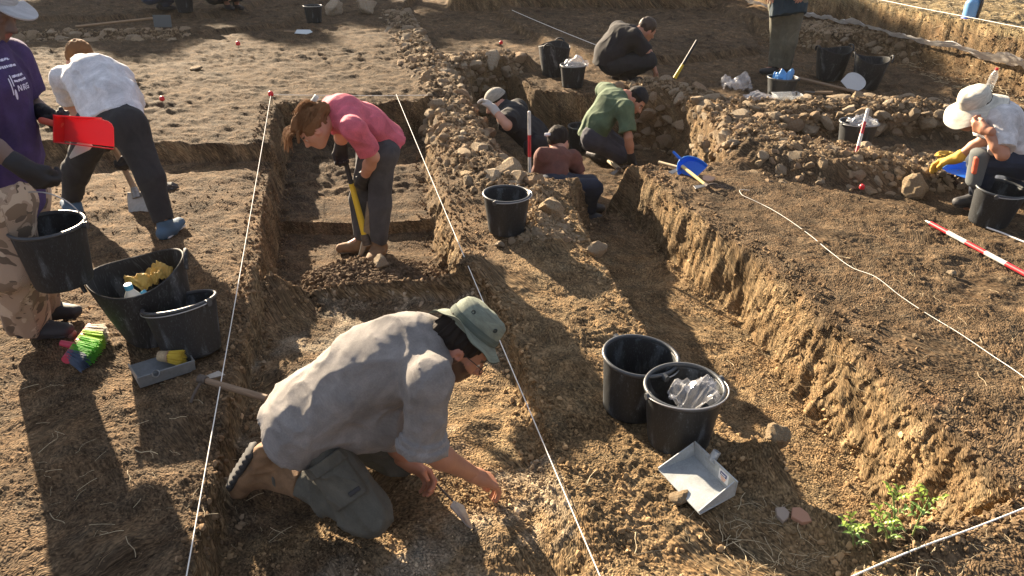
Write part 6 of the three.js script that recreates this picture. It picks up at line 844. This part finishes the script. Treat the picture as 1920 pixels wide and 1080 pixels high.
{ const g = (x, z, l) => [x, height(x, z) + l, z];
  pickHammer('hand pick lying across the left string behind the kneeling man', g(-1.318, -2.60, 0.06), [-1.02, 0.05, -2.50], g(-1.275, -2.69, 0.05), g(-1.352, -2.52, 0.012), M.woodDark, 0.0135);
  pickHammer('small pick with a pale shaft beside the blue scoop pan, pointing left', g(1.30, -5.46, 0.04), g(1.165, -5.64, 0.03), g(1.20, -5.36, 0.02), g(1.385, -5.52, 0.05), M.woodPale);
  pickHammer('small pick with a yellowish shaft before the blue scoop pan', g(1.42, -5.12, 0.035), g(1.30, -5.42, 0.06), g(1.33, -5.10, 0.015), g(1.50, -5.13, 0.03), mat([0.62, 0.5, 0.2], { roughness: 0.7 }));
  pickHammer('pair-wise picks in the pit by the green digger, the one with the longer shaft', [1.02, -0.42, -6.78], [0.955, -0.43, -7.06], [0.95, -0.44, -6.70], [1.12, -0.40, -6.83], M.woodPale, 0.014);
  { const t = tool('tool_shaft', 'bare wooden shaft lying beside the pick in the pit', 'tool handle', [1.03, -0.44, -6.9]); t.put('shaft', rod([1.06, -0.44, -6.80], [0.99, -0.43, -7.05], 0.013, 0.014, 10), M.woodPale); t.put('end_ring', rod([0.99, -0.43, -7.05], [0.987, -0.43, -7.06], 0.016, 0.016, 10), M.rusty); }
  { const t = tool('long_tool', 'long handle with black grip and yellow foot sticking up behind the pit', 'tool', [1.85, 0.1, -8.55]); t.put('black_shaft', rod([1.93, 0.205, -8.565], [2.075, 0.46, -8.62], 0.016, 0.015, 10), M.black); t.put('yellow_foot', rod([1.85, 0.06, -8.545], [1.932, 0.208, -8.566], 0.022, 0.017, 10), M.yellow); }
  { const t = tool('shovel', 'long-shafted shovel lying before the two tubs at the back', 'shovel', [3.6, 0.02, -8.1]); t.put('shaft', rod(g(3.16, -8.74, 0.05), g(3.98, -7.66, 0.03), 0.018, 0.018, 10), M.woodDark); const o = []; for (let i = 0; i <= 18; i++) { const a = Math.PI * i / 18; o.push([Math.cos(a) * 0.115, 0.1 + Math.sin(a) * 0.14]); } o.push([-0.09, 0], [0.09, 0]); const q = blade(o, 0.003); { const p = q.attributes.position; for (let i = 0; i < p.count; i++) p.setZ(i, p.getZ(i) + 3 * p.getX(i) ** 2); q.computeVertexNormals(); } t.put('blade', q.applyMatrix4(basisAt([3.63, height(3.63, -8.16) + 0.03, -8.13], [0.86, 0.42, -0.32], [-0.25, 0.6, 0.75])), mat([0.5, 0.49, 0.46], { metalness: 0.6, roughness: 0.45 })); }
  { const t = tool('hand_fork', 'short wooden-handled tool lying before the long shovel', 'hand tool', [3.33, 0.03, -8.03]); t.put('handle', rod(g(3.28, -8.06, 0.03), g(3.44, -7.98, 0.03), 0.016, 0.019, 10), M.wood); t.put('tang', rod(g(3.28, -8.06, 0.03), g(3.18, -8.1, 0.02), 0.006, 0.005, 8), M.steel); }
  { const t = tool('hoe', 'long-handled hoe lying on the far ground at top left', 'hoe', [-5.6, 0.36, -11.25]); t.put('shaft', rod(g(-6.3, -11.2, 0.03), [-5.2, height(-5.2, -11.3) + 0.12, -11.3], 0.018, 0.017, 8), M.wood); t.put('blade', new RoundedBoxGeometry(0.26, 0.17, 0.008, 2, 0.003).rotateX(-0.15).translate(-5.07, height(-5.07, -11.28) + 0.09, -11.28), mat([0.10, 0.11, 0.11], { metalness: 0.6, roughness: 0.4 })); }
  { const t = tool('spade_blade', 'pale metal blade lying before the far bucket', 'spade', [-2.98, 0.15, -11.1]); t.put('blade', blade([[-0.05, 0], [-0.06, 0.2], [0, 0.26], [0.06, 0.2], [0.05, 0]], 0.003, basisAt(g(-3.12, -11.15, 0.03), [1, 0, 0.2], [0, 1, 0.4])), mat([0.4, 0.45, 0.48], { metalness: 0.5, roughness: 0.4 })); t.put('shaft', rod(g(-3.12, -11.15, 0.03), g(-3.28, -11.12, 0.03), 0.012, 0.012, 8), M.wood); }
  solo('rag', crumple(71, 10, 0.07, 0.035, 0.05, 0.7), mat([0.06, 0.063, 0.066], { roughness: 0.9 }), 'dark grey cloth lying right of the bent digger in white', 'cloth', g(-2.52, -5.14, 0.02));
}
// ---------------------------------------------------------------- green seedlings in the corner of the long trench
function seedling(label, x, z, stems, seed) {
  const y = height(x, z), t = thing('seedling', label, 'plant', [x, y, z]), r = rngOf(seed), sg = [], L1 = new THREE.MeshPhysicalMaterial({ color: rgb(0.22, 0.36, 0.07), roughness: 0.55, transmission: 0.4, thickness: 0, side: THREE.DoubleSide }), L2 = new THREE.MeshPhysicalMaterial({ color: rgb(0.34, 0.47, 0.06), roughness: 0.5, transmission: 0.4, thickness: 0, side: THREE.DoubleSide });
  const leafG = (l, w) => { const s = new THREE.Shape(); s.moveTo(0, 0); s.bezierCurveTo(w, l * 0.3, w * 0.9, l * 0.8, 0, l); s.bezierCurveTo(-w * 0.9, l * 0.8, -w, l * 0.3, 0, 0); const g = new THREE.ShapeGeometry(s, 5), p = g.attributes.position; for (let i = 0; i < p.count; i++) p.setZ(i, 3 * p.getX(i) ** 2 / Math.max(w, 0.001) - 2.2 * p.getY(i) ** 2); g.computeVertexNormals(); return g; }, LG = [leafG(0.036, 0.009), leafG(0.03, 0.0075)];
  for (const [dx, dz, h, lean] of stems) {
    const top = V(dx + lean[0], h, dz + lean[1]), cv = new THREE.CatmullRomCurve3([V(dx, -0.01, dz), V(dx + lean[0] * 0.3, h * 0.5, dz + lean[1] * 0.3), top]); sg.push(new THREE.TubeGeometry(cv, 12, 0.0028, 6));
    for (let i = 3; i <= 9; i++) { const k = i / 9, p = cv.getPoint(k), a = i * 2.4 + r(), dir = V(Math.cos(a), 0.5 + 0.6 * k, Math.sin(a)).normalize(), len = 0.028 + 0.028 * (1 - Math.abs(k - 0.55)), q = p.clone().addScaledVector(dir, len); sg.push(rod(p.toArray(), q.toArray(), 0.0012, 0.0008, 4, false));
      for (let j = 0; j < (k > 0.6 ? 6 : 4); j++) { const kk = 0.3 + 0.7 * Math.floor(j / 2) / 2, pp = p.clone().lerp(q, kk), sd = j % 2 ? 1 : -1, ld = dir.clone().multiplyScalar(0.6).add(V(-Math.sin(a), 0.1, Math.cos(a)).multiplyScalar(sd * (0.8 - 0.35 * (kk - 0.3)))).normalize(); const m = part('leaf', LG[j % 2], k > 0.7 ? L2 : L1, t); m.applyMatrix4(basisAt(pp.toArray(), ld.toArray(), [0.3 * (r() - 0.5), 1, 0.3 * (r() - 0.5)])); m.scale.multiplyScalar(0.55 + 0.45 * r()); } }
  }
  part('stem', merge(sg), mat([0.16, 0.22, 0.06], { roughness: 0.6 }), t);
}
seedling('larger green seedling with pinnate leaves in the trench corner at lower right', 1.245, -1.755, [[0, 0, 0.20, [-0.035, -0.01]], [0.075, -0.015, 0.17, [0.02, -0.01]], [-0.01, 0.0, 0.09, [-0.05, 0.0]]], 5);
seedling('small green seedling left of the larger one at the bottom edge', 1.115, -1.735, [[0, 0, 0.085, [-0.03, 0.0]]], 9);
renderer.render(scene, camera);
